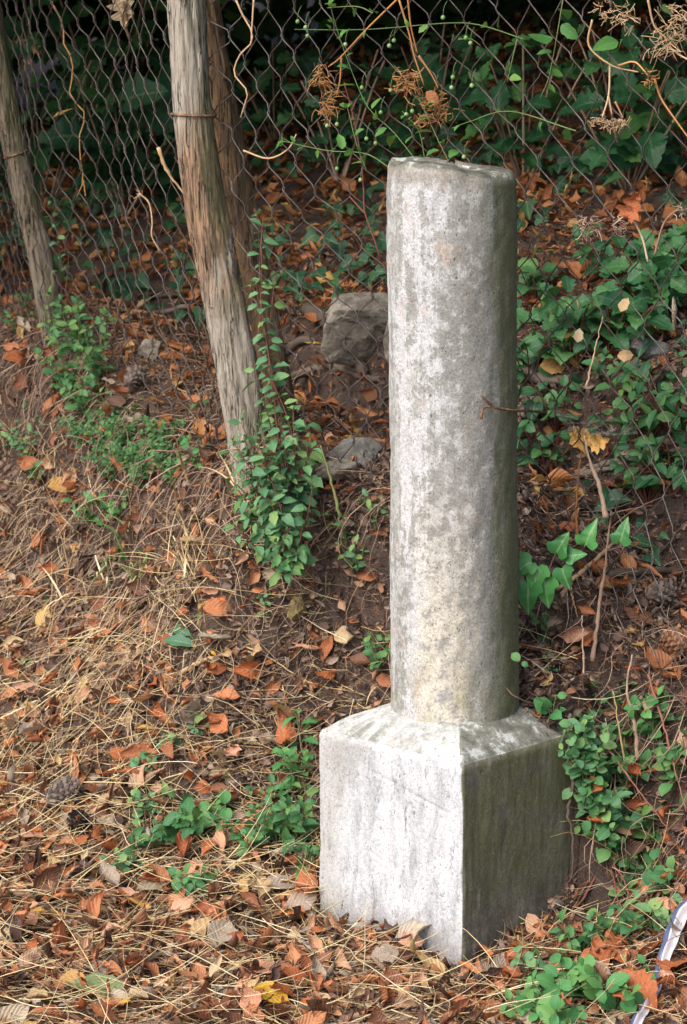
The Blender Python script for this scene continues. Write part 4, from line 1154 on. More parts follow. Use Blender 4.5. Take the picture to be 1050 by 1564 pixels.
def plant(name, label, base, stems, kind, mat, size, gap, smat='greenstem', srad=.0013, group='green weeds', start=.25, opposite=True, joined=False, petiole=.15, cat='plant', droop=.10):
    """stems: list of world paths"""
    b = np.array(base, float)
    root = empty(name, b, label, cat, group)
    acc, Pn, Bn, Sn = 0, [], [], []
    for st in stems:
        n_ = 16
        path = smooth_path(st, n_)
        Lt = np.linalg.norm(np.diff(path, axis=0), axis=1).sum()
        tube_obj('stem', path, np.linspace(srad, srad * .55, n_), M[smat], root, 5, b)
        k = 0
        pos = Lt * start * R.uniform(.8, 1.2)
        ph = R.random() * 6.28
        cum = np.concatenate([[0], np.cumsum(np.linalg.norm(np.diff(path, axis=0), axis=1))])
        while pos <= Lt * 1.001:
            p = np.array([np.interp(pos, cum, path[:, c]) for c in range(3)])
            t = np.array([np.interp(min(pos + .01, Lt), cum, path[:, c]) - np.interp(max(pos - .01, 0), cum, path[:, c]) for c in range(3)])
            t /= np.linalg.norm(t) + 1e-9
            a1 = np.cross(t, [.3, .2, 1.0]); a1 /= np.linalg.norm(a1) + 1e-9; a2 = np.cross(t, a1)
            f = pos / Lt
            tip = f > .93
            m = 4 if tip else (2 if opposite else 1)
            for q in range(m):
                an = ph + k * 1.57 + q * (math.pi if m == 2 else 1.57) + R.normal(0, .35)
                rad = a1 * math.cos(an) + a2 * math.sin(an)
                d = rad + t * (.35 + .5 * tip) + np.array([0, 0, droop]) + R.standard_normal(3) * .14
                d /= np.linalg.norm(d)
                nrm = np.array([-.25, -.6, .75]) + .3 * t + R.standard_normal(3) * .42
                sz = size * 1.18 * R.uniform(.5, 1.25) * (1 - .35 * f * (not tip) - .45 * tip)
                pp = p + d * sz * petiole
                gz = terrain(pp[0] + d[0] * sz * .5, pp[1] + d[1] * sz * .5, False)[0]
                if pp[2] < gz + .004: pp[2] = gz + .006
                if joined: Pn.append(pp); Bn.append(basis(d, nrm)); Sn.append(sz)
                else: put_leaf(root, b, pp, d, nrm, sz, kind, mat, int(R.integers(0, 9)))
            k += 1
            pos += gap * R.uniform(.75, 1.3)
    if joined and Pn:
        g = bulk('foliage', LEAFV[kind], np.array(Pn) - b, np.array(Bn), np.array(Sn), M[mat]); g.parent = root
        g['kind'] = 'stuff'
    return root
def auto_stems(base, n_, h, spread, lean=(0, 0)):
    out = []
    for k in range(n_):
        a = 6.28 * (k + R.random() * .7) / n_
        s = spread * R.uniform(.35, 1.0); hh = h * R.uniform(.65, 1.1)
        e = base + np.array([math.cos(a) * s + lean[0] * hh, math.sin(a) * s + lean[1] * hh, hh])
        g1 = terrain(e[0], e[1], False)[0]
        e[2] = max(e[2], g1 + .012)
        m = base * .5 + e * .5 + np.array([math.cos(a) * s * .18, math.sin(a) * s * .18, .02 + hh * .18])
        m[2] = max(m[2], terrain(m[0], m[1], False)[0] + .01)
        out.append([base + [0, 0, -.005], m, e])
    return out
def weed(px, py, n_, h, spread, kind, mat, size, gap, label, smat='greenstem', name='weed', lean=(-.15, -.2), **kw):
    b = gpt(px, py)
    plant(name, label, b, auto_stems(b, n_, h, spread, lean), kind, mat, size, gap, smat, **kw)

# creeper climbing the bank by the thick post
def creeper(label, lists, Y, size, gap, mat='weed_pale', kind='ovate'):
    paths = [[at(px, py, Y + dy) for px, py, dy in l] for l in lists]
    plant('creeper', label, paths[0][0], paths, kind, mat, size, gap, 'redstem', .0018, 'creeper stems by the thick post', .12, droop=-.45)
creeper('tallest creeper stem climbing beside the thick post up to the fence', [[(440, 850, -.1), (428, 700, -.05), (413, 560, 0), (397, 440, .02), (402, 330, .05)], [(450, 840, -.08), (436, 720, -.04), (420, 620, 0), (408, 520, .02), (382, 418, .03)], [(445, 800, -.08), (430, 640, -.02), (412, 540, .02), (420, 420, .04)]], 5.60, .036, .032)
creeper('dense leafy creeper on the right of the thick post at mid height', [[(462, 800, 0), (458, 720, 0), (440, 640, 0), (415, 580, .02)], [(470, 760, 0), (472, 690, 0), (466, 640, 0)], [(455, 810, 0), (440, 740, -.02), (430, 690, -.04)], [(450, 800, 0), (455, 740, -.02), (480, 680, -.04)], [(440, 800, 0), (425, 700, -.02), (400, 600, -.02), (388, 555, 0)], [(448, 790, 0), (438, 690, -.03), (425, 640, -.04)], [(455, 760, 0), (450, 690, -.03), (448, 625, -.03)]], 5.54, .038, .024)
creeper('bushy lower creeper hanging over the foot of the thick post', [[(435, 860, -.06), (412, 800, -.08), (378, 790, -.1)], [(430, 850, -.06), (405, 760, -.06), (380, 700, -.04)], [(440, 850, -.08), (430, 780, -.10), (415, 735, -.08)], [(450, 870, -.08), (440, 820, -.1), (445, 780, -.08)], [(420, 830, -.06), (400, 720, -.05), (368, 645, -.02)], [(445, 860, -.06), (460, 820, -.1), (455, 775, -.08)], [(430, 850, -.07), (400, 800, -.1), (362, 800, -.1)], [(435, 830, -.07), (415, 770, -.1), (395, 745, -.1)], [(430, 800, -.05), (400, 690, -.06), (372, 690, -.04)], [(425, 850, -.06), (385, 830, -.1), (356, 798, -.1)], [(425, 790, -.06), (385, 720, -.08), (352, 668, -.06)], [(455, 840, -.06), (470, 790, -.1), (478, 740, -.08)], [(420, 820, -.06), (390, 770, -.1), (370, 760, -.1)]], 5.52, .037, .022)
creeper('small creeper leaves at the bottom of the creeper over bare soil', [[(430, 880, 0), (408, 862, 0)], [(440, 870, 0), (425, 830, -.02), (400, 850, -.02)], [(445, 868, 0), (460, 838, -.02)], [(435, 880, 0), (425, 848, -.02), (440, 810, -.03)], [(440, 875, 0), (450, 850, -.02), (432, 835, -.03)]], 5.42, .030, .018, 'weed')

creeper('loose creeper sprays covering the foot of the thick post', [[(400, 800, -.1), (385, 740, -.08), (350, 690, -.06)], [(395, 790, -.1), (365, 750, -.1), (345, 720, -.08)], [(405, 780, -.1), (392, 720, -.08), (372, 668, -.06)], [(400, 790, -.1), (380, 760, -.1), (362, 740, -.1)], [(410, 770, -.1), (405, 700, -.08), (400, 650, -.06)], [(405, 800, -.1), (395, 760, -.1), (385, 735, -.1)]], 5.56, .034, .024, 'weed')
W = weed
# left slope
for a_ in [(120, 560, 8, .19, .08, 'ovate', 'weed', .030, .030, 'uppermost leafy weed of the left patch below the thin post'),
           (150, 595, 8, .19, .08, 'ovate', 'weed', .030, .030, 'leafy weed at the right of the left patch'),
           (105, 625, 8, .19, .08, 'ovate', 'weed', .032, .028, 'leafy weed at the middle of the left patch'),
           (135, 645, 7, .11, .07, 'round', 'weed', .028, .028, 'lowest leafy weed of the left patch above the fine herbs'),
           (85, 530, 4, .09, .05, 'ovate', 'weed_pale', .026, .028, 'pale weed at the foot of the thin post'),
           (165, 645, 3, .06, .05, 'ovate', 'weed', .024, .026, 'small weed beside the dark cut soil'),
           (45, 715, 7, .10, .07, 'ovate', 'weed_pale', .026, .028, 'bluish pale weed at the left edge of the slope'),
           (20, 690, 3, .06, .05, 'ovate', 'weed_pale', .024, .028, 'small bluish weed cut by the left edge'),
           (60, 740, 3, .04, .05, 'round', 'weed', .022, .026, 'small weed below the bluish pale weed'),
           (150, 810, 4, .07, .07, 'lance', 'weed_bright', .045, .035, 'bright green weed in the straw right of the brown pine cone'),
           (185, 795, 3, .06, .06, 'serrate', 'weed_bright', .032, .035, 'bright broad leaved seedling next to the straw'),
           (300, 720, 3, .07, .05, 'serrate', 'weed_bright', .034, .040, 'light green seedling left of the creeper foot'),
           (25, 510, 4, .05, .07, 'ovate', 'weed', .020, .022, 'low green weed at the left edge near the thin post'),
           (40, 475, 4, .05, .07, 'ovate', 'weed_bright', .018, .022, 'small light weed behind the thin post at the left edge'),
           (320, 635, 1, .07, .06, 'lance', 'weed_bright', .055, .08, 'single long light green leaf left of the thick post'),
           (410, 960, 3, .05, .035, 'ovate', 'weed_pale', .020, .022, 'small weed on the soil above the mossy stone'),
           (415, 865, 3, .05, .04, 'ovate', 'weed_pale', .020, .022, 'small weed under the creeper on bare soil'),
           (545, 880, 4, .09, .06, 'ovate', 'weed_pale', .024, .028, 'weed on the bank just left of the column at mid height'),
           (530, 850, 3, .08, .06, 'ovate', 'weed', .022, .028, 'weed on the bank below the flat grey stone'),
           (575, 835, 3, .07, .05, 'ovate', 'weed_pale', .024, .028, 'small weed touching the column on its left'),
           (583, 1040, 4, .07, .05, 'round', 'weed', .024, .024, 'small weed between the bank and the foot of the column'),
           (300, 1120, 3, .02, .04, 'round', 'weed_pale', .022, .022, 'tiny weed by the dark grey twig'),
           (225, 1180, 4, .04, .05, 'round', 'weed_pale', .020, .022, 'small pale weed beside the ridged russet leaf'),
           (260, 1155, 3, .03, .04, 'round', 'weed_pale', .020, .022, 'tiny pale weed under the dark grey twig'),
           (230, 1250, 5, .06, .07, 'round', 'weed_pale', .026, .026, 'pale round leaved weed left of the broad leaved rosette'),
           (225, 1300, 5, .06, .07, 'round', 'weed', .026, .026, 'round leaved weed below the pale one at the left'),
           (195, 1335, 4, .04, .06, 'round', 'weed_pale', .026, .026, 'lowest pale weed of the left group'),
           (295, 1290, 5, .07, .05, 'serrate', 'weed', .058, .04, 'broad leaved rosette left of the pedestal'),
           (340, 1262, 3, .06, .05, 'round', 'weed_bright', .034, .03, 'light green seedling next to the broad leaved rosette'),
           (300, 1375, 7, .05, .075, 'round', 'weed', .028, .022, 'low round weed cushion below the broad leaved rosette'),
           (385, 1305, 5, .07, .07, 'round', 'weed', .030, .026, 'bushy weed halfway between the rosette and the pedestal'),
           (425, 1295, 6, .11, .07, 'ovate', 'weed', .034, .028, 'bushy weed left of the pedestal'),
           (462, 1300, 6, .12, .06, 'ovate', 'weed', .036, .028, 'tall weed leaning against the left edge of the pedestal'),
           (452, 1220, 5, .11, .06, 'ovate', 'weed_bright', .036, .03, 'bright weed behind the left edge of the pedestal'),
           (430, 1250, 5, .09, .06, 'ovate', 'weed', .030, .03, 'weed at the back of the group left of the pedestal'),
           (465, 1335, 4, .06, .05, 'ovate', 'weed', .036, .03, 'lowest weed against the foot of the pedestal'),
           (462, 1150, 2, .10, .03, 'lance', 'weed_bright', .05, .05, 'light green shoot above the left edge of the pedestal'),
           # right side
           (905, 1180, 5, .09, .06, 'round', 'weed_pale', .028, .028, 'pale weed hanging beside the top corner of the pedestal'),
           (940, 1180, 6, .09, .07, 'round', 'weed', .030, .028, 'round leaved weed in the middle of the right bank'),
           (960, 1230, 6, .09, .08, 'round', 'weed', .034, .028, 'bushy round leaved weed right of the dark pedestal face'),
           (925, 1270, 6, .08, .06, 'round', 'weed', .032, .026, 'lower weed right of the dark pedestal face'),
           (895, 1290, 5, .08, .05, 'round', 'weed_pale', .030, .026, 'weed hiding the lower right corner of the pedestal'),
           (1000, 1170, 5, .10, .06, 'round', 'weed_bright', .032, .028, 'light green weed on the bank at the right edge'),
           (1030, 1230, 5, .09, .07, 'round', 'weed', .032, .028, 'weed cut by the right edge beside the hanging leaf'),
           (1000, 1300, 4, .07, .07, 'round', 'weed', .032, .028, 'weed left of the long hanging brown leaf'),
           (1020, 1370, 4, .06, .06, 'round', 'weed', .034, .028, 'weed above the white plastic strip'),
           (910, 1390, 5, .05, .07, 'round', 'weed_pale', .030, .026, 'bluish weed on the ground right of the pedestal'),
           (965, 1390, 4, .06, .06, 'round', 'weed_pale', .030, .026, 'second bluish weed further right of the pedestal'),
           (955, 1440, 4, .06, .06, 'round', 'weed', .034, .026, 'weed among pale leaves at lower right'),
           (1000, 1425, 5, .05, .07, 'round', 'weed_pale', .034, .026, 'weed left of the upper end of the plastic strip'),
           (880, 1470, 5, .07, .07, 'ovate', 'weed', .036, .028, 'weed in front of the dark pedestal face'),
           (920, 1450, 3, .06, .06, 'ovate', 'weed_pale', .038, .035, 'long leaved weed behind the rust red lobed leaf'),
           (815, 1500, 3, .05, .05, 'round', 'weed_pale', .024, .022, 'small weed right of the rolled leaves'),
           (840, 1540, 6, .06, .08, 'round', 'weed_bright', .036, .028, 'bright green weed at the bottom right of the pedestal corner'),
           (885, 1530, 6, .07, .08, 'round', 'weed_bright', .036, .028, 'bright green weed in the middle of the bottom right group'),
           (800, 1565, 5, .05, .06, 'round', 'weed_bright', .034, .028, 'leftmost bright weed at the bottom edge'),
           (860, 1580, 5, .05, .08, 'round', 'weed_bright', .036, .028, 'bright weed cut by the bottom edge'),
           (935, 1555, 4, .08, .06, 'round', 'weed_bright', .046, .035, 'large leaved bright weed left of the very large rust leaf'),
           (1000, 1520, 2, .05, .05, 'round', 'weed_bright', .044, .05, 'single bright leaf pair beside the plastic strip'),
           (840, 1300, 2, .03, .03, 'round', 'weed_bright', .032, .03, 'small rosette in front of the dark pedestal face'),
           (885, 1200, 5, .09, .05, 'round', 'weed_pale', .028, .026, 'pale weed in front of the dead creeper on the dark pedestal face'),
           (900, 1235, 5, .09, .05, 'round', 'weed', .030, .026, 'weed against the far end of the dark pedestal face'),
           (890, 1340, 4, .07, .05, 'round', 'weed', .028, .026, 'weed at the foot of the dead creeper'),
           (915, 1215, 6, .08, .06, 'round', 'weed', .030, .026, 'weed in the middle of the green tangle right of the dead creeper'),
           (880, 1265, 5, .07, .05, 'round', 'weed', .028, .026, 'weed hanging over the dark pedestal face by the dead creeper'),
           (930, 1320, 6, .07, .06, 'round', 'weed', .030, .026, 'weed on the lower right bank beside the tan stalk'),
           (960, 1290, 5, .07, .06, 'round', 'weed_pale', .030, .026, 'pale weed on the lower right bank'),
           (975, 1350, 5, .06, .06, 'round', 'weed', .030, .026, 'weed at the foot of the right bank'),
           (838, 1000, 3, .05, .04, 'round', 'weed', .024, .024, 'small weed on the bank below the ivy'),
           (815, 940, 3, .03, .03, 'ovate', 'weed', .026, .03, 'small seedling just under the ivy by the column'),
           (840, 1030, 2, .03, .03, 'round', 'weed', .020, .024, 'tiny weed on the bank right of the column foot')]:
    W(*a_)
# stem with a leaf rosette reaching across the column's foot
b = at(850, 1012, 5.02)
plant('weed', 'red stemmed sprig reaching across the right edge of the column foot', b, [[b, at(815, 1008, 4.96), at(792, 1012, 4.90)]], 'round', 'weed', .026, .06, 'redstem', .0012, 'green weeds', .85)
# fine leaved herbs: leaves too small to pick apart
for k, (px, py, lb) in enumerate([(130, 690, 'fine leaved herb at the left of the herb patch on the left slope'), (160, 700, 'fine leaved herb second from the left in the herb patch'), (190, 690, 'fine leaved herb at the top of the herb patch'),
                              (200, 725, 'fine leaved herb in the middle of the herb patch'), (230, 730, 'dark fine leaved herb right of the middle of the herb patch'), (255, 715, 'fine leaved herb at the right of the herb patch'),
                              (215, 750, 'lowest fine leaved herb of the herb patch'), (170, 740, 'lower left fine leaved herb of the herb patch'), (265, 745, 'rightmost fine leaved herb below the cut soil'), (245, 690, 'fine leaved herb on the cut soil above the herb patch')]):
    b = gpt(px, py)
    plant('herb', lb, b, auto_stems(b, 9, .075, .085, (-.1, -.2)), 'round', 'weed', .0135, .0095, 'greenstem', .0008, 'fine leaved herbs', .12, joined=True)
# sprigs growing by the thin left post
for (pts, lb) in [([(95, 470), (92, 400), (84, 340), (68, 300)], 'thin sprig climbing beside the thin left post'), ([(100, 450), (105, 390), (98, 345)], 'second small sprig right of the thin left post'), ([(395, 520), (400, 430), (398, 350), (388, 318)], 'small pale sprig in front of the bark covered pole')]:
    Y = 6.75 if pts[0][0] < 200 else 5.66
    P_ = [at(px, py, Y) for px, py in pts]
    plant('sprig', lb, P_[0], [P_], 'ovate', 'weed_pale', .027, .035, 'redstem', .0013, 'sprigs by the posts', .35)
# plantain leaves
for (px, py, sz, ang, lb, mt) in [(292, 985, 62, 140, 'dark green plantain leaf standing above the yellow curled leaf', 'plantain'), (300, 1004, 60, 172, 'flat green plantain leaf left of the yellow curled leaf', 'plantain'),
                           (12, 838, 58, 60, 'dark bluish leaf at the left edge above the straw', 'plantain'), (70, 925, 40, 120, 'small dark green leaf in the straw at the left', 'plantain'), (20, 975, 44, 30, 'curled dark green leaf at the left edge of the straw', 'plantain'), (305, 958, 22, 90, 'small round green leaf beside the plantain leaf', 'weed'),
                           (30, 1025, 40, 10, 'dull olive leaf in the straw near the left edge', 'dull_green')]:
    b = gpt(px, py, .012)
    root = empty('broad_leaf_seedling', b, lb, 'plant', 'single broad leaves in the straw')
    d = np.array([math.cos(math.radians(ang)), math.sin(math.radians(ang)) * .8, .35])
    put_leaf(root, b, b, d, np.array([-.1, -.75, .7]), sz * b[1] / FPX, 'lance' if sz > 50 else 'ovate', mt, int(R.integers(0, 3)))
    tube_obj('stem', smooth_path([b - d * .015 - [0, 0, .01], b, b + d * .01], 6), .0016, M['greenstem'], root, 5, b)
# grass tufts
for (px, py, n_, L_, mt, lb) in [(190, 860, 16, .16, 'grass', 'green grass tuft in the straw below the herb patch'), (215, 890, 12, .13, 'grass', 'smaller green grass tuft at the right of the first'), (255, 850, 16, .15, 'straw_blade', 'yellow dry grass tuft below the fine leaved herbs'), (285, 870, 14, .14, 'straw_blade', 'yellow dry grass tuft left of the pale leaf'),
                                 (100, 930, 12, .12, 'straw_blade', 'yellow dry grass tuft at the left of the straw'), (150, 905, 14, .14, 'straw_blade', 'dry grass tuft between the green grass and the left edge'), (370, 780, 10, .16, 'straw_blade', 'tall dry grass blades in front of the creeper'), (60, 1525, 4, .06, 'grass', 'few green blades at the bottom left corner'), (590, 1090, 8, .12, 'straw_blade', 'dry yellow blades behind the pedestal at the column foot'), (205, 1010, 10, .12, 'straw_blade', 'dry grass tuft left of the plantain leaves')]:
    if 'straw_blade' not in M:
        M['straw_blade'] = M['straw']
    b = gpt(px, py)
    root = empty('grass_tuft', b, lb, 'grass', 'grass tufts on the left bank')
    for k in range(n_):
        an = R.random() * 6.28
        d = np.array([math.cos(an) * R.uniform(.2, 1.0), math.sin(an) * R.uniform(.2, .9) - .2, R.uniform(.5, 1.1)])
        q = b + np.array([R.normal(0, .018), R.normal(0, .018), 0]); q[2] = terrain(q[0], q[1], False)[0]
        put_leaf(root, b, q, d, np.array([0, 0, 1.0]) + .2 * R.standard_normal(3), L_ * R.uniform(.6, 1.15), 'grass', mt, k)
# ivy on the bank by the column
for (px, py, sz, ang, Y, lb) in [(0, 0, 0, 0, 0, '')]: pass
b = gpt(858, 955)
ivy = empty('ivy', b, 'bright ivy sprig with pale veins on the bank touching the right side of the column', 'ivy')
ipath = [b, at(845, 905, 5.13), at(838, 878, 5.10), at(850, 845, 5.14), at(870, 828, 5.18), at(895, 815, 5.2)]
tube_obj('stem', smooth_path(ipath, 24), .002, M['root'], ivy, 6, b)
for k, (px, py, sz, dx, dz) in enumerate([(822, 865, 46, -.2, -.9), (832, 885, 46, .1, -1), (808, 890, 50, -.1, -1), (812, 858, 40, -.7, -.3), (850, 845, 40, .3, .7), (858, 868, 36, .3, -.8), (895, 832, 40, .2, .8), (948, 828, 36, .1, .8), (866, 850, 32, .8, .2)]):
    p = at(px, py, 5.05 if px < 900 else 5.08)
    put_leaf(ivy, b, p, np.array([dx, -.25, dz]), np.array([-.25, -1, .45]), sz * 5.1 / FPX, 'ivy', 'ivy', k)

# bramble and other broad leaves behind the fence on the right
for k, (px, py, n_, sz, kind, lb) in enumerate([(870, 540, 5, .085, 'serrate', 'bramble left of the others behind the fence right of the column'), (930, 520, 6, .10, 'serrate', 'bramble with large dark leaves behind the fence at the right'), (1000, 470, 6, .11, 'serrate', 'broad leaved bramble at the right edge behind the fence'), (1035, 420, 5, .12, 'serrate', 'largest leaved bramble cut by the right edge'),
                                          (850, 650, 6, .055, 'round', 'small round leaved plant behind the spider web'), (835, 700, 5, .05, 'round', 'dark leaved plant right of the column below the web'), (980, 690, 6, .075, 'ovate', 'dark pointed leaved plant behind the fence at the right'), (1030, 740, 5, .075, 'ovate', 'dark plant at the right edge above the bank'), (990, 760, 5, .07, 'ovate', 'lowest dark plant behind the fence at the right'),
                                          (960, 610, 4, .055, 'ovate', 'light leaved sprig behind the fence right of the web'), (810, 570, 4, .05, 'round', 'dark plant next to the column above the log'), (1025, 640, 5, .06, 'ovate', 'small dark plant at the right edge behind the fence'), (815, 440, 5, .06, 'round', 'dark leafy plant behind the column at its right'), (940, 420, 5, .07, 'serrate', 'upper bramble behind the fence at the right')]):
    b = gpt(px, py + 25)
    if behind(np.array([b[0]]), np.array([b[1]]))[0] > -.12: b = np.append(b[:2] + np.array([.10, .12]), 0); b[2] = terrain(b[0], b[1], False)[0]
    plant('bramble' if kind == 'serrate' else 'undergrowth_plant', lb, b, auto_stems(b, n_ + 3, .14, .14, (-.1, -.25)), kind, 'bramble' if k % 3 else 'weed', sz * .72, .055, 'redstem', .002, 'dark plants behind the fence', .35)
# broad leaved shrub in the dark at the upper left and others along the shaded slope
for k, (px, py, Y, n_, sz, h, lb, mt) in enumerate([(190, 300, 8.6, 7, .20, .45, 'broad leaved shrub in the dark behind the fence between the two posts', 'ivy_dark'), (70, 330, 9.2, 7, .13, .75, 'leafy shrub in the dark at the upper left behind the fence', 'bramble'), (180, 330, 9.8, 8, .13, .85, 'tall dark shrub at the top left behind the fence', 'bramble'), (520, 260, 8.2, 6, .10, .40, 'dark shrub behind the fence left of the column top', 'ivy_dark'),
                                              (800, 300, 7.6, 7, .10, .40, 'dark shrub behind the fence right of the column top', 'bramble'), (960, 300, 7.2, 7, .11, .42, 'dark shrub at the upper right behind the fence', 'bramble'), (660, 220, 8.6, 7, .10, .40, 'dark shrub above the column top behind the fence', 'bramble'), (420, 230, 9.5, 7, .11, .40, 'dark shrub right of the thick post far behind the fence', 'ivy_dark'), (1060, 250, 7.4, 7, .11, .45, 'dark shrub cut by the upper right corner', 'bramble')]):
    x_ = at(px, py, Y)[0]
    b = np.array([x_, Y, terrain(x_, Y, False)[0]])
    plant('shrub', lb, b, auto_stems(b, n_, h, h * .7), 'serrate', mt, sz, .11, 'root', .005, 'dark shrubs on the slope', .3, cat='shrub')

# ------------------------------------------------------------------ things hanging in the fence
def fp(px, py, Y): return at(px, py, Y)
def vine(label, lists, leaf_sz, gap, berries=(), name='vine', mat='vine', smat='greenstem'):
    paths = [[fp(*p) for p in l] for l in lists]
    root = plant(name, label, paths[0][0], paths, 'ovate', mat, leaf_sz, gap, smat, .0013, 'green vines in the fence', .1, opposite=False, cat='vine')
    b = np.array(root.location)
    for (px, py, Y) in berries:
        p = fp(px, py, Y)
        bm = bmesh.new(); bmesh.ops.create_icosphere(bm, subdivisions=2, radius=.0046)
        for v in bm.verts: v.co.z *= 1.12 if v.co.z > 0 else 1
        me = bpy.data.meshes.new('berry'); bm.to_mesh(me); bm.free(); me.materials.append(M['berry'])
        for pl in me.polygons: pl.use_smooth = True
        o = link('berry', me, root, tuple(p - b))
        tube_obj('berry_stalk', smooth_path([p + [0, 0, .004], p + [.002, 0, .02], p + [.008, .004, .032]], 6), .0006, M['greenstem'], o, 4, p)
vine('green berried vine climbing through the fence just above the column top', [[(640, 250, 5.30), (600, 200, 5.33), (560, 160, 5.36), (520, 60, 5.40), (500, -10, 5.4)], [(650, 250, 5.30), (640, 200, 5.30), (615, 170, 5.3)], [(600, 260, 5.34), (560, 235, 5.36), (500, 230, 5.4), (430, 215, 5.5)], [(560, 260, 5.36), (545, 220, 5.36), (530, 160, 5.38)], [(690, 255, 5.26), (670, 215, 5.26), (640, 150, 5.28)]], .032, .030,
     [(500, 192, 5.4), (515, 190, 5.4), (560, 212, 5.36), (574, 219, 5.36), (528, 68, 5.4), (595, 70, 5.34), (602, 62, 5.34), (621, 175, 5.3), (630, 170, 5.3), (515, 258, 5.38), (551, 275, 5.36), (455, 33, 5.46), (467, 42, 5.46), (470, 55, 5.46), (582, 172, 5.35), (553, 134, 5.36), (597, 138, 5.34)])
vine('green vine with berries in the fence right above the column', [[(800, 60, 5.1), (740, 40, 5.16), (690, 35, 5.22), (560, 45, 5.34), (450, 45, 5.45)], [(700, 60, 5.2), (720, 60, 5.2), (735, 70, 5.2)], [(880, 200, 5.0), (780, 170, 5.12), (720, 185, 5.18), (690, 196, 5.22)]], .026, .055, [(677, 27, 5.2), (719, 66, 5.18), (712, 58, 5.18), (690, 134, 5.2), (721, 131, 5.18), (709, 240, 5.2), (692, 118, 5.2)])
vine('bright green vine leaves in the fence at the right of the column top', [[(860, 0, 5.02), (850, 60, 5.03), (838, 120, 5.04), (825, 150, 5.04)], [(790, 60, 5.1), (783, 90, 5.1), (775, 125, 5.1)], [(950, 60, 4.9), (945, 75, 4.9)], [(1005, 10, 4.85), (1008, 30, 4.85)]], .042, .035)
vine('small green leaves clinging to the fence at upper left of the column', [[(570, 20, 5.36), (545, 10, 5.38), (500, 12, 5.4)], [(430, 210, 5.5), (445, 218, 5.5)]], .026, .04)
# dead flower heads and dry stems caught in the wire
def deadhead(label, stems, heads, mat='orangestem', name='dead_flower_stalk'):
    P0 = fp(*stems[0][0])
    root = empty(name, P0, label, 'dead flower', 'dead stalks caught in the fence')
    for l in stems: tube_obj('stem', smooth_path([fp(*p) for p in l], 18), np.linspace(.0022, .0014, 18), M[mat], root, 6, P0)
    for (px, py, Y, rad, cnt_) in heads:
        c_ = fp(px, py, Y); tb = []
        for k in range(cnt_):
            d = R.standard_normal(3) * [1, .7, .8] + [0, 0, -.35]; d /= np.linalg.norm(d)
            s0 = c_ + R.standard_normal(3) * rad * .35
            e = s0 + d * rad * R.uniform(.4, 1)
            tb.append(tube(smooth_path([s0, (s0 + e) / 2 + R.standard_normal(3) * rad * .12, e], 5), .0008, 3, cap=False))
        V_, F_ = merge(tb)
        o = link('flower_head', quad_mesh('flower_head', V_ - P0, F_, M[mat]), root)
deadhead('orange dead stalk with two drooping flower heads in the fence above left of the column', [[(608, -2, 5.34), (560, 45, 5.36), (520, 88, 5.38), (502, 102, 5.4)], [(522, 88, 5.38), (520, 120, 5.38), (515, 145, 5.38)]], [(492, 118, 5.4, .030, 40), (500, 168, 5.4, .030, 36), (508, 145, 5.4, .022, 22)])
deadhead('orange dead stalks with a tangled flower head right above the column top', [[(610, 0, 5.3), (625, 50, 5.3), (633, 85, 5.3), (648, 130, 5.3)], [(623, -5, 5.3), (628, 40, 5.3), (638, 82, 5.3)], [(640, 85, 5.3), (660, 115, 5.3), (670, 135, 5.3)]], [(622, 122, 5.3, .034, 60), (660, 152, 5.3, .030, 40), (655, 180, 5.3, .022, 26), (678, 170, 5.3, .026, 30), (638, 182, 5.3, .016, 16)])
deadhead('brown dead twig rising through the fence left of the column top', [[(583, 400, 5.36), (572, 365, 5.36), (557, 322, 5.37), (556, 290, 5.37), (550, 230, 5.37), (538, 170, 5.38), (526, 126, 5.38)], [(557, 325, 5.37), (545, 312, 5.37), (534, 300, 5.37)], [(537, 170, 5.38), (546, 150, 5.38)]], [], 'redstem')
deadhead('dead grey flower heads hanging in the fence at the upper right', [[(905, 30, 4.93), (900, 70, 4.94), (935, 100, 4.92), (975, 110, 4.88)], [(932, 100, 4.93), (930, 145, 4.93), (920, 180, 4.93)], [(930, 148, 4.93), (935, 175, 4.93)], [(940, 155, 4.92), (952, 180, 4.92)]], [(935, 190, 4.93, .018, 26), (950, 188, 4.92, .016, 22), (915, 185, 4.93, .018, 20), (955, 20, 4.9, .03, 40), (920, 15, 4.9, .022, 26)], 'tanwood')
deadhead('tangled pale dead flower head in the torn fence at the upper right', [[(990, 0, 4.83), (1000, 40, 4.83), (1020, 60, 4.82)], [(1020, 70, 4.83), (1040, 85, 4.82), (1060, 95, 4.8)]], [(1020, 60, 4.82, .040, 70), (1040, 25, 4.8, .030, 40)], 'tanwood')
deadhead('bent orange dead stem crossing the fence at the right edge', [[(1000, 120, 4.86), (1010, 150, 4.86), (1030, 180, 4.84), (1055, 215, 4.82)], [(945, 100, 4.9), (970, 95, 4.88), (990, 115, 4.86)]], [(995, 120, 4.86, .020, 24)])
deadhead('dry umbel stalks in the fence below right of the column top', [[(990, 400, 4.87), (980, 360, 4.88), (960, 330, 4.9), (935, 345, 4.92)], [(1000, 390, 4.86), (1015, 340, 4.85), (1040, 315, 4.84)]], [(900, 345, 4.95, .030, 40), (945, 345, 4.92, .020, 24), (1040, 318, 4.84, .018, 20)], 'root')
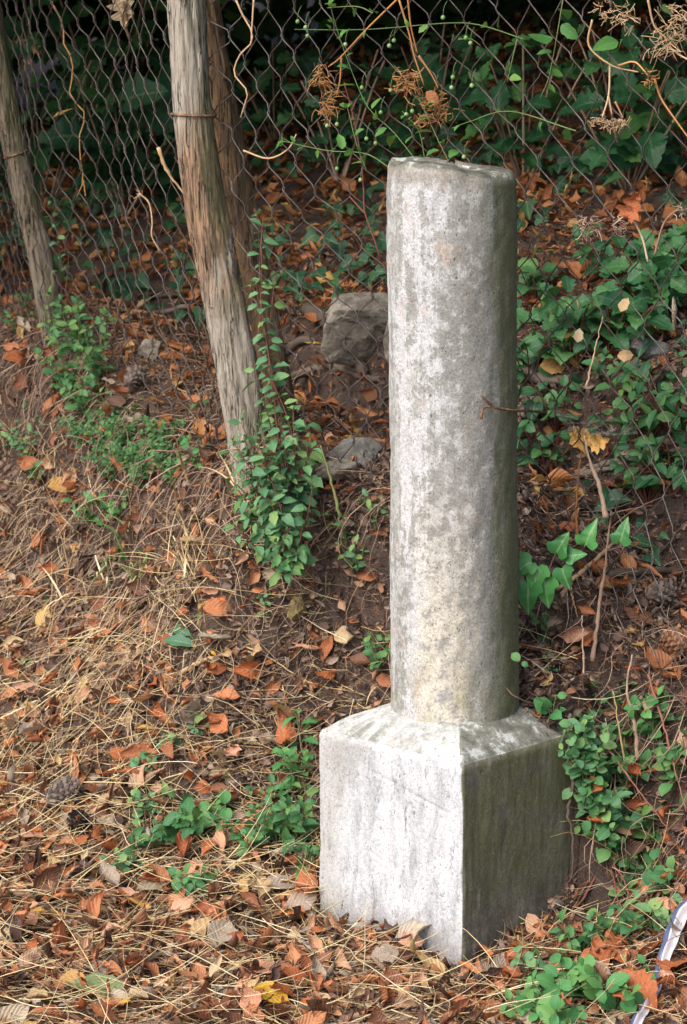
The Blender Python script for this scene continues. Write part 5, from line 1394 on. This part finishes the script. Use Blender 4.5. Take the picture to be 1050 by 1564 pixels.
deadhead('twisting orange dead vine hanging in the fence right of the thin left post', [[(75, -5, 6.75), (88, 20, 6.75), (98, 40, 6.75), (96, 62, 6.75), (108, 85, 6.74), (112, 110, 6.74), (107, 145, 6.74), (125, 165, 6.73), (131, 180, 6.73), (122, 205, 6.73), (124, 250, 6.72), (128, 275, 6.72), (118, 300, 6.72)], [(128, 275, 6.72), (131, 300, 6.72)]], [(33, 62, 7.0, .02, 16), (55, 75, 6.9, .018, 14), (43, 98, 6.9, .016, 12)])
deadhead('pale twisted bindweed stem in the fence right of the thick post', [[(361, 0, 5.62), (372, 25, 5.62), (385, 48, 5.61), (383, 68, 5.61), (368, 82, 5.62), (358, 112, 5.63), (378, 140, 5.61), (372, 165, 5.62), (368, 180, 5.62)], [(388, 0, 5.6), (384, 60, 5.61)], [(372, 230, 5.62), (410, 242, 5.6), (440, 228, 5.58), (453, 205, 5.57)]], [], 'tanwood')
deadhead('curved straw stem behind the fence left of the thick post', [[(212, 295, 6.1), (228, 310, 6.1), (233, 340, 6.1), (232, 360, 6.1), (245, 385, 6.1)]], [(212, 296, 6.1, .015, 10)], 'tanwood')
# dead leaves caught in the wire
for (px, py, sz, ang, Y, k, mt, lb) in [(190, 30, 62, -88, 6.35, 102, 'tan', 'crumpled tan dead leaf cluster hanging in the fence left of the thick post'), (193, 18, 46, -80, 6.36, 104, 'tan', 'upper pale leaf of the dead cluster hanging in the fence'), (95, 172, 36, 30, 6.74, 102, 'ochre', 'ring shaped curled dead leaf hanging beside the orange dead vine'),
                                   (968, 318, 44, 60, 4.88, 104, 'rust', 'bright orange crumpled leaf caught in the fence at the right'), (953, 466, 24, 65, 4.9, 101, 'tan', 'pale oval leaflet stuck in the fence, uppermost at the right'), (955, 543, 26, 5, 4.9, 101, 'tan', 'pale oval leaflet lying flat on the fence wire at the right'), (884, 468, 24, -75, 5.0, 102, 'tan', 'narrow pale leaflet hanging in the fence right of the column'), (884, 513, 22, 80, 5.0, 101, 'tan', 'small pale leaflet below the narrow one in the fence'),
                                   (893, 690, 34, -60, 5.02, 102, 'ochre', 'orange curled leaf hanging on the broken stem by the web'), (915, 676, 32, 20, 5.02, 104, 'ochre', 'light orange shrivelled leaf at the tip of the broken stem'), (660, 148, 26, -40, 5.28, 101, 'russet', 'small brown leaf among the flower heads above the column'), (1030, 480, 60, -85, 4.84, 102, 'grey', 'shrivelled grey brown leaf hanging at the right edge')]:
    p = at(px, py, Y)
    d = np.array([math.cos(math.radians(ang)), 0, math.sin(math.radians(ang))])
    Bm = basis(d, np.array([-.2, -1, .3]) + .2 * R.standard_normal(3)) * (sz * Y / FPX)
    o = link('hanging_leaf', dry_mesh(k, mt)); q = p - Bm @ np.array([.45, 0, 0])
    o.matrix_world = Matrix([[*Bm[0], q[0]], [*Bm[1], q[1]], [*Bm[2], q[2]], [0, 0, 0, 1]])
    tag(o, lb, 'leaf', 'dead leaves caught in the fence')
# spider web
U, Vv = np.meshgrid(np.linspace(0, 1, 16), np.linspace(0, 1, 7), indexing='ij')
top = smooth_path([at(828, 606, 5.16), at(870, 622, 5.10), at(910, 640, 5.05), at(975, 652, 4.96)], 16)
bot = smooth_path([at(828, 612, 5.12), at(860, 648, 5.02), at(905, 664, 4.97), at(975, 664, 4.94)], 16)
Pw = top[:, None] * (1 - Vv[..., None]) + bot[:, None] * Vv[..., None] + np.array([0, -.02, -.012]) * (np.sin(Vv * math.pi) * np.sin(U * math.pi))[..., None]
i, j = np.meshgrid(np.arange(15), np.arange(6), indexing='ij'); a = (i * 7 + j).ravel()
b = Pw[0, 0]
o = link('spider_web', quad_mesh('spider_web', Pw.reshape(-1, 3) - b, np.stack([a, a + 7, a + 8, a + 1], -1), M['web'], np.stack([U, Vv], -1).reshape(-1, 2)), None, tuple(b))
tag(o, 'dusty grey spider web slung in the fence beside the column', 'spider web')

# ------------------------------------------------------------------ pine cones
def scale_mesh(mat):
    v = np.array([[0, -.18, -.03], [0, .18, -.03], [.75, .34, .0], [1.0, .0, -.02], [.75, -.34, .0], [.82, 0, .22], [0, 0, .10], [.7, 0, -.12]])
    f = [(0, 4, 5, 6), (1, 6, 5, 2), (4, 3, 5, 5), (2, 5, 3, 3), (0, 7, 3, 4), (1, 2, 3, 7)]
    me = bpy.data.meshes.new('scale')
    me.from_pydata([tuple(q) for q in v], [], [tuple(dict.fromkeys(q)) for q in f]); me.materials.append(M[mat]); me.update(); return me
def cone(px, py, length, width, yaw, pitch, mat, label, n_=70, open_=.9, lift=.0):
    b = gpt(px, py)
    root = empty('pine_cone', b + [0, -.004, width * .42 + .014 + lift], label, 'pine cone')
    root.rotation_euler = (0, pitch, yaw)
    bm = bmesh.new(); bmesh.ops.create_icosphere(bm, subdivisions=3, radius=1)
    for v in bm.verts: v.co = Vector((v.co.x * length * .44, v.co.y * width * .34, v.co.z * width * .34))
    me = bpy.data.meshes.new('core'); bm.to_mesh(me); bm.free(); me.materials.append(M[mat]); link('core', me, root)
    sm = scale_mesh(mat)
    for k in range(n_):
        t = (k + .5) / n_
        x_ = (t - .5) * length * .9
        r_ = width * .30 * math.sqrt(max(.05, 1 - (2 * t - 1) ** 2 * .85))
        an = k * 2.39996
        rad = np.array([0, math.cos(an), math.sin(an)])
        d = rad * open_ + np.array([.75, 0, 0]); nrm = np.array([1, 0, 0]) * .8 - rad * .5 * 0 + rad * .3
        Bm = basis(d, -np.array([1., 0, 0]) + rad * .9) * (width * .34 * (.65 + .5 * math.sin(t * 3.0)))
        q = np.array([x_, 0, 0]) + rad * r_ * .85
        o = link('scale', sm, root)
        o.matrix_local = Matrix([[*Bm[0], q[0]], [*Bm[1], q[1]], [*Bm[2], q[2]], [0, 0, 0, 1]])
cone(95, 1240, .085, .062, .6, -.2, 'cone', 'large grey pine cone lying at the left among russet leaves', 80)
cone(118, 1278, .048, .046, -.8, -.9, 'cone_dark', 'small black rotten pine cone below the large grey one', 60)
cone(95, 790, .075, .045, .15, 0, 'cone_brown', 'reddish brown closed pine cone in the grass at the left edge', 80, .45)
cone(1040, 1010, .075, .052, 2.6, -.1, 'cone_brown', 'brown pine cone lying on the bank at the right edge', 70)
cone(812, 650, .08, .058, .8, -.4, 'cone', 'dark pine cone behind the fence just right of the column', 70, 1.0)
cone(205, 600, .065, .05, 1.2, -.3, 'cone', 'dark pine cone on the cut soil left of the thick post', 60)
cone(1005, 935, .07, .05, .4, -.2, 'cone', 'grey pine cone half buried on the bank at the right', 60)

# ------------------------------------------------------------------ litter of people
pl = empty('plastic_strip', gpt(1010, 1510), 'crumpled white plastic strip with a blue edge at the bottom right corner', 'plastic strip')
b = np.array(pl.location)
ctr = [gpt(1075, 1395, .05), gpt(1040, 1440, .055), gpt(1022, 1478, .045), gpt(1010, 1508, .03), gpt(1006, 1525, .025), gpt(990, 1556, .03), gpt(965, 1600, .03)]
cp = smooth_path(ctr, 40)
t = np.gradient(cp, axis=0); t /= np.linalg.norm(t, axis=1, keepdims=True)
sd = np.cross(t, [0, -.6, .8]); sd /= np.linalg.norm(sd, axis=1, keepdims=True)
wid = np.interp(np.linspace(0, 1, 40), [0, .25, .5, .56, .62, 1], [.026, .027, .018, .009, .014, .020])
def ribbon(lo, hi, dz, name, mat):
    q = np.linspace(lo, hi, 6)
    Vr = cp[:, None] + sd[:, None] * (q[None, :, None] * wid[:, None, None]) + np.array([0, -.3, 1.0]) * (dz + .004 * np.sin(q * 6)[None, :, None] + .003 * np.sin(np.arange(40) * 1.3)[:, None, None])
    i, j = np.meshgrid(np.arange(39), np.arange(5), indexing='ij'); a = (i * 6 + j).ravel()
    o = link(name, quad_mesh(name, Vr.reshape(-1, 3) - b, np.stack([a, a + 6, a + 7, a + 1], -1), M[mat]), pl)
    md = o.modifiers.new('thickness', 'SOLIDIFY'); md.thickness = .0012
ribbon(-.55, .22, .0, 'white_band', 'plastic')
ribbon(.22, .6, -.004, 'blue_band', 'plastic_blue')
def bit(px, py, L_, r_, yaw, mat, label, name='cigarette_butt', cat='cigarette butt'):
    p = gpt(px, py, r_ + .006); d = np.array([math.cos(yaw), math.sin(yaw), 0])
    V_, F_ = tube(smooth_path([p - d * L_ / 2, p, p + d * L_ / 2], 6) - p, [r_ * .9, r_, r_, r_, r_ * 1.02, r_ * .93], 10)
    tag(link(name, quad_mesh(name, V_, F_, M[mat]), None, tuple(p)), label, cat)
bit(860, 1455, .020, .0032, .1, 'paper', 'short white cigarette butt on the ground right of the pedestal')

# ------------------------------------------------------------------ unseen trees added behind the fence so their crowns darken the slope
M['bark'] = wood('tree_bark', (.06, .05, .042), (.16, .135, .11), (.2, .15, .1), .2, .5)
CAN = [leaf_grid(2, 2, .34, (.8, .8), .2, .5, 0, 0, .03, 0, s + 70) for s in range(5)]
def tree(x_, y_, h, r, cr, label, seed):
    r_ = np.random.default_rng(seed)
    z0 = terrain(x_, y_, False)[0]; b = np.array([x_, y_, z0])
    root = empty('tree', b, label, 'tree', 'unseen trees added to shade the slope')
    path = smooth_path([b - [0, 0, .3], b + [.05, 0, h * .3], b + [-.1, -.1, h * .65], b + [.1, -.2, h]], 20)
    tb = [tube(path, np.linspace(r * 1.25, r * .3, 20), 12)]
    tips = []
    for k in range(11):
        q = path[int(8 + k)]; an = r_.random() * 6.28
        e = q + np.array([math.cos(an) * cr * .8, math.sin(an) * cr * .8, r_.uniform(-.5, .7)])
        tb.append(tube(smooth_path([q, (q + e) / 2 + [0, 0, .25], e], 9), np.linspace(r * .35, r * .08, 9), 6)); tips.append(e)
    V_, F_ = merge(tb)
    link('trunk', quad_mesh('trunk', V_ - b, F_, M['bark']), root)
    tips = np.array(tips); n_ = 11000
    c_ = tips[r_.integers(0, len(tips), n_)] + r_.standard_normal((n_, 3)) * [cr * .36, cr * .36, .55]
    c_ = c_[c_[:, 2] > 2.12 + .12 * np.sin(c_[:, 0] * 3)]
    B_ = bases(np.tile([0., 0, 1], (len(c_), 1)), .6)
    g = bulk('crown', CAN, c_ - b, B_, r_.uniform(.09, .17, len(c_)), M['canopy']); g.parent = root
for a_ in [(1.75, 8.0, 3.9, .16, 2.5, 'leaning tree on the slope just beyond the right edge', 7), (-1.98, 9.5, 4.0, .16, 2.4, 'tree by the fence beyond the thin left post', 8), (-2.6, 8.6, 3.9, .16, 2.0, 'slender tree on the dark slope beyond the left edge', 1), (1.75, 6.2, 3.7, .15, 1.6, 'slender tree on the dark slope beyond the right edge', 2), (-1.9, 11.0, 4.2, .17, 2.2, 'tree high on the dark slope at the left behind the fence', 3), (2.3, 9.6, 4.2, .17, 2.3, 'tree high on the slope at the right behind the fence', 4), (-4.0, 13.0, 4.6, .2, 2.4, 'tree far up the slope at the left', 5), (1.4, 12.4, 4.2, .15, 2.3, 'tree far up the dark slope at the right', 6)]:
    tree(*a_)
# bushes added up the slope to close the view with a dark backdrop
for (x_, y_, rx, hz, lb) in [(-2.2, 11.6, 1.0, 1.5, 'bush added as dark backdrop at the top left corner behind the fence'), (-.9, 12.2, 1.0, 1.4, 'bush added as dark backdrop above the gap between the posts'), (.3, 12.0, 1.0, 1.3, 'bush added as dark backdrop far behind the column top'), (1.5, 11.2, 1.0, 1.4, 'bush added as dark backdrop at the upper right far behind the fence'), (-3.4, 12.6, 1.1, 1.6, 'bush added as dark backdrop left of the others up the slope'), (2.7, 10.6, 1.1, 1.5, 'bush added as dark backdrop right of the others up the slope')]:
    b = np.array([x_, y_, terrain(x_, y_, False)[0]])
    root = empty('backdrop_bush', b, lb, 'bush', 'bushes added to darken the upper slope')
    tb = []
    for k in range(8):
        an = k * .8; e = np.array([math.cos(an) * rx * .6, math.sin(an) * rx * .5, hz * R.uniform(.6, 1)])
        tb.append(tube(smooth_path([[0, 0, -.1], e * .5 + [0, 0, .15], e], 8), np.linspace(.03, .008, 8), 6))
    link('branches', quad_mesh('branches', *merge(tb), M['twig']), root)
    n_ = 4200
    u = R.standard_normal((n_, 3)); u /= np.linalg.norm(u, axis=1, keepdims=True)
    rr_ = R.random(n_) ** .4
    c_ = u * rr_[:, None] * [rx, rx * .8, hz * .62] * (1 + .25 * np.sin(u[:, :1] * 7 + u[:, 2:] * 5)) + [0, 0, hz * .5]
    g = bulk('foliage', CAN, c_, bases(u + [0, 0, .5], .5), R.uniform(.07, .13, n_), M['canopy']); g.parent = root
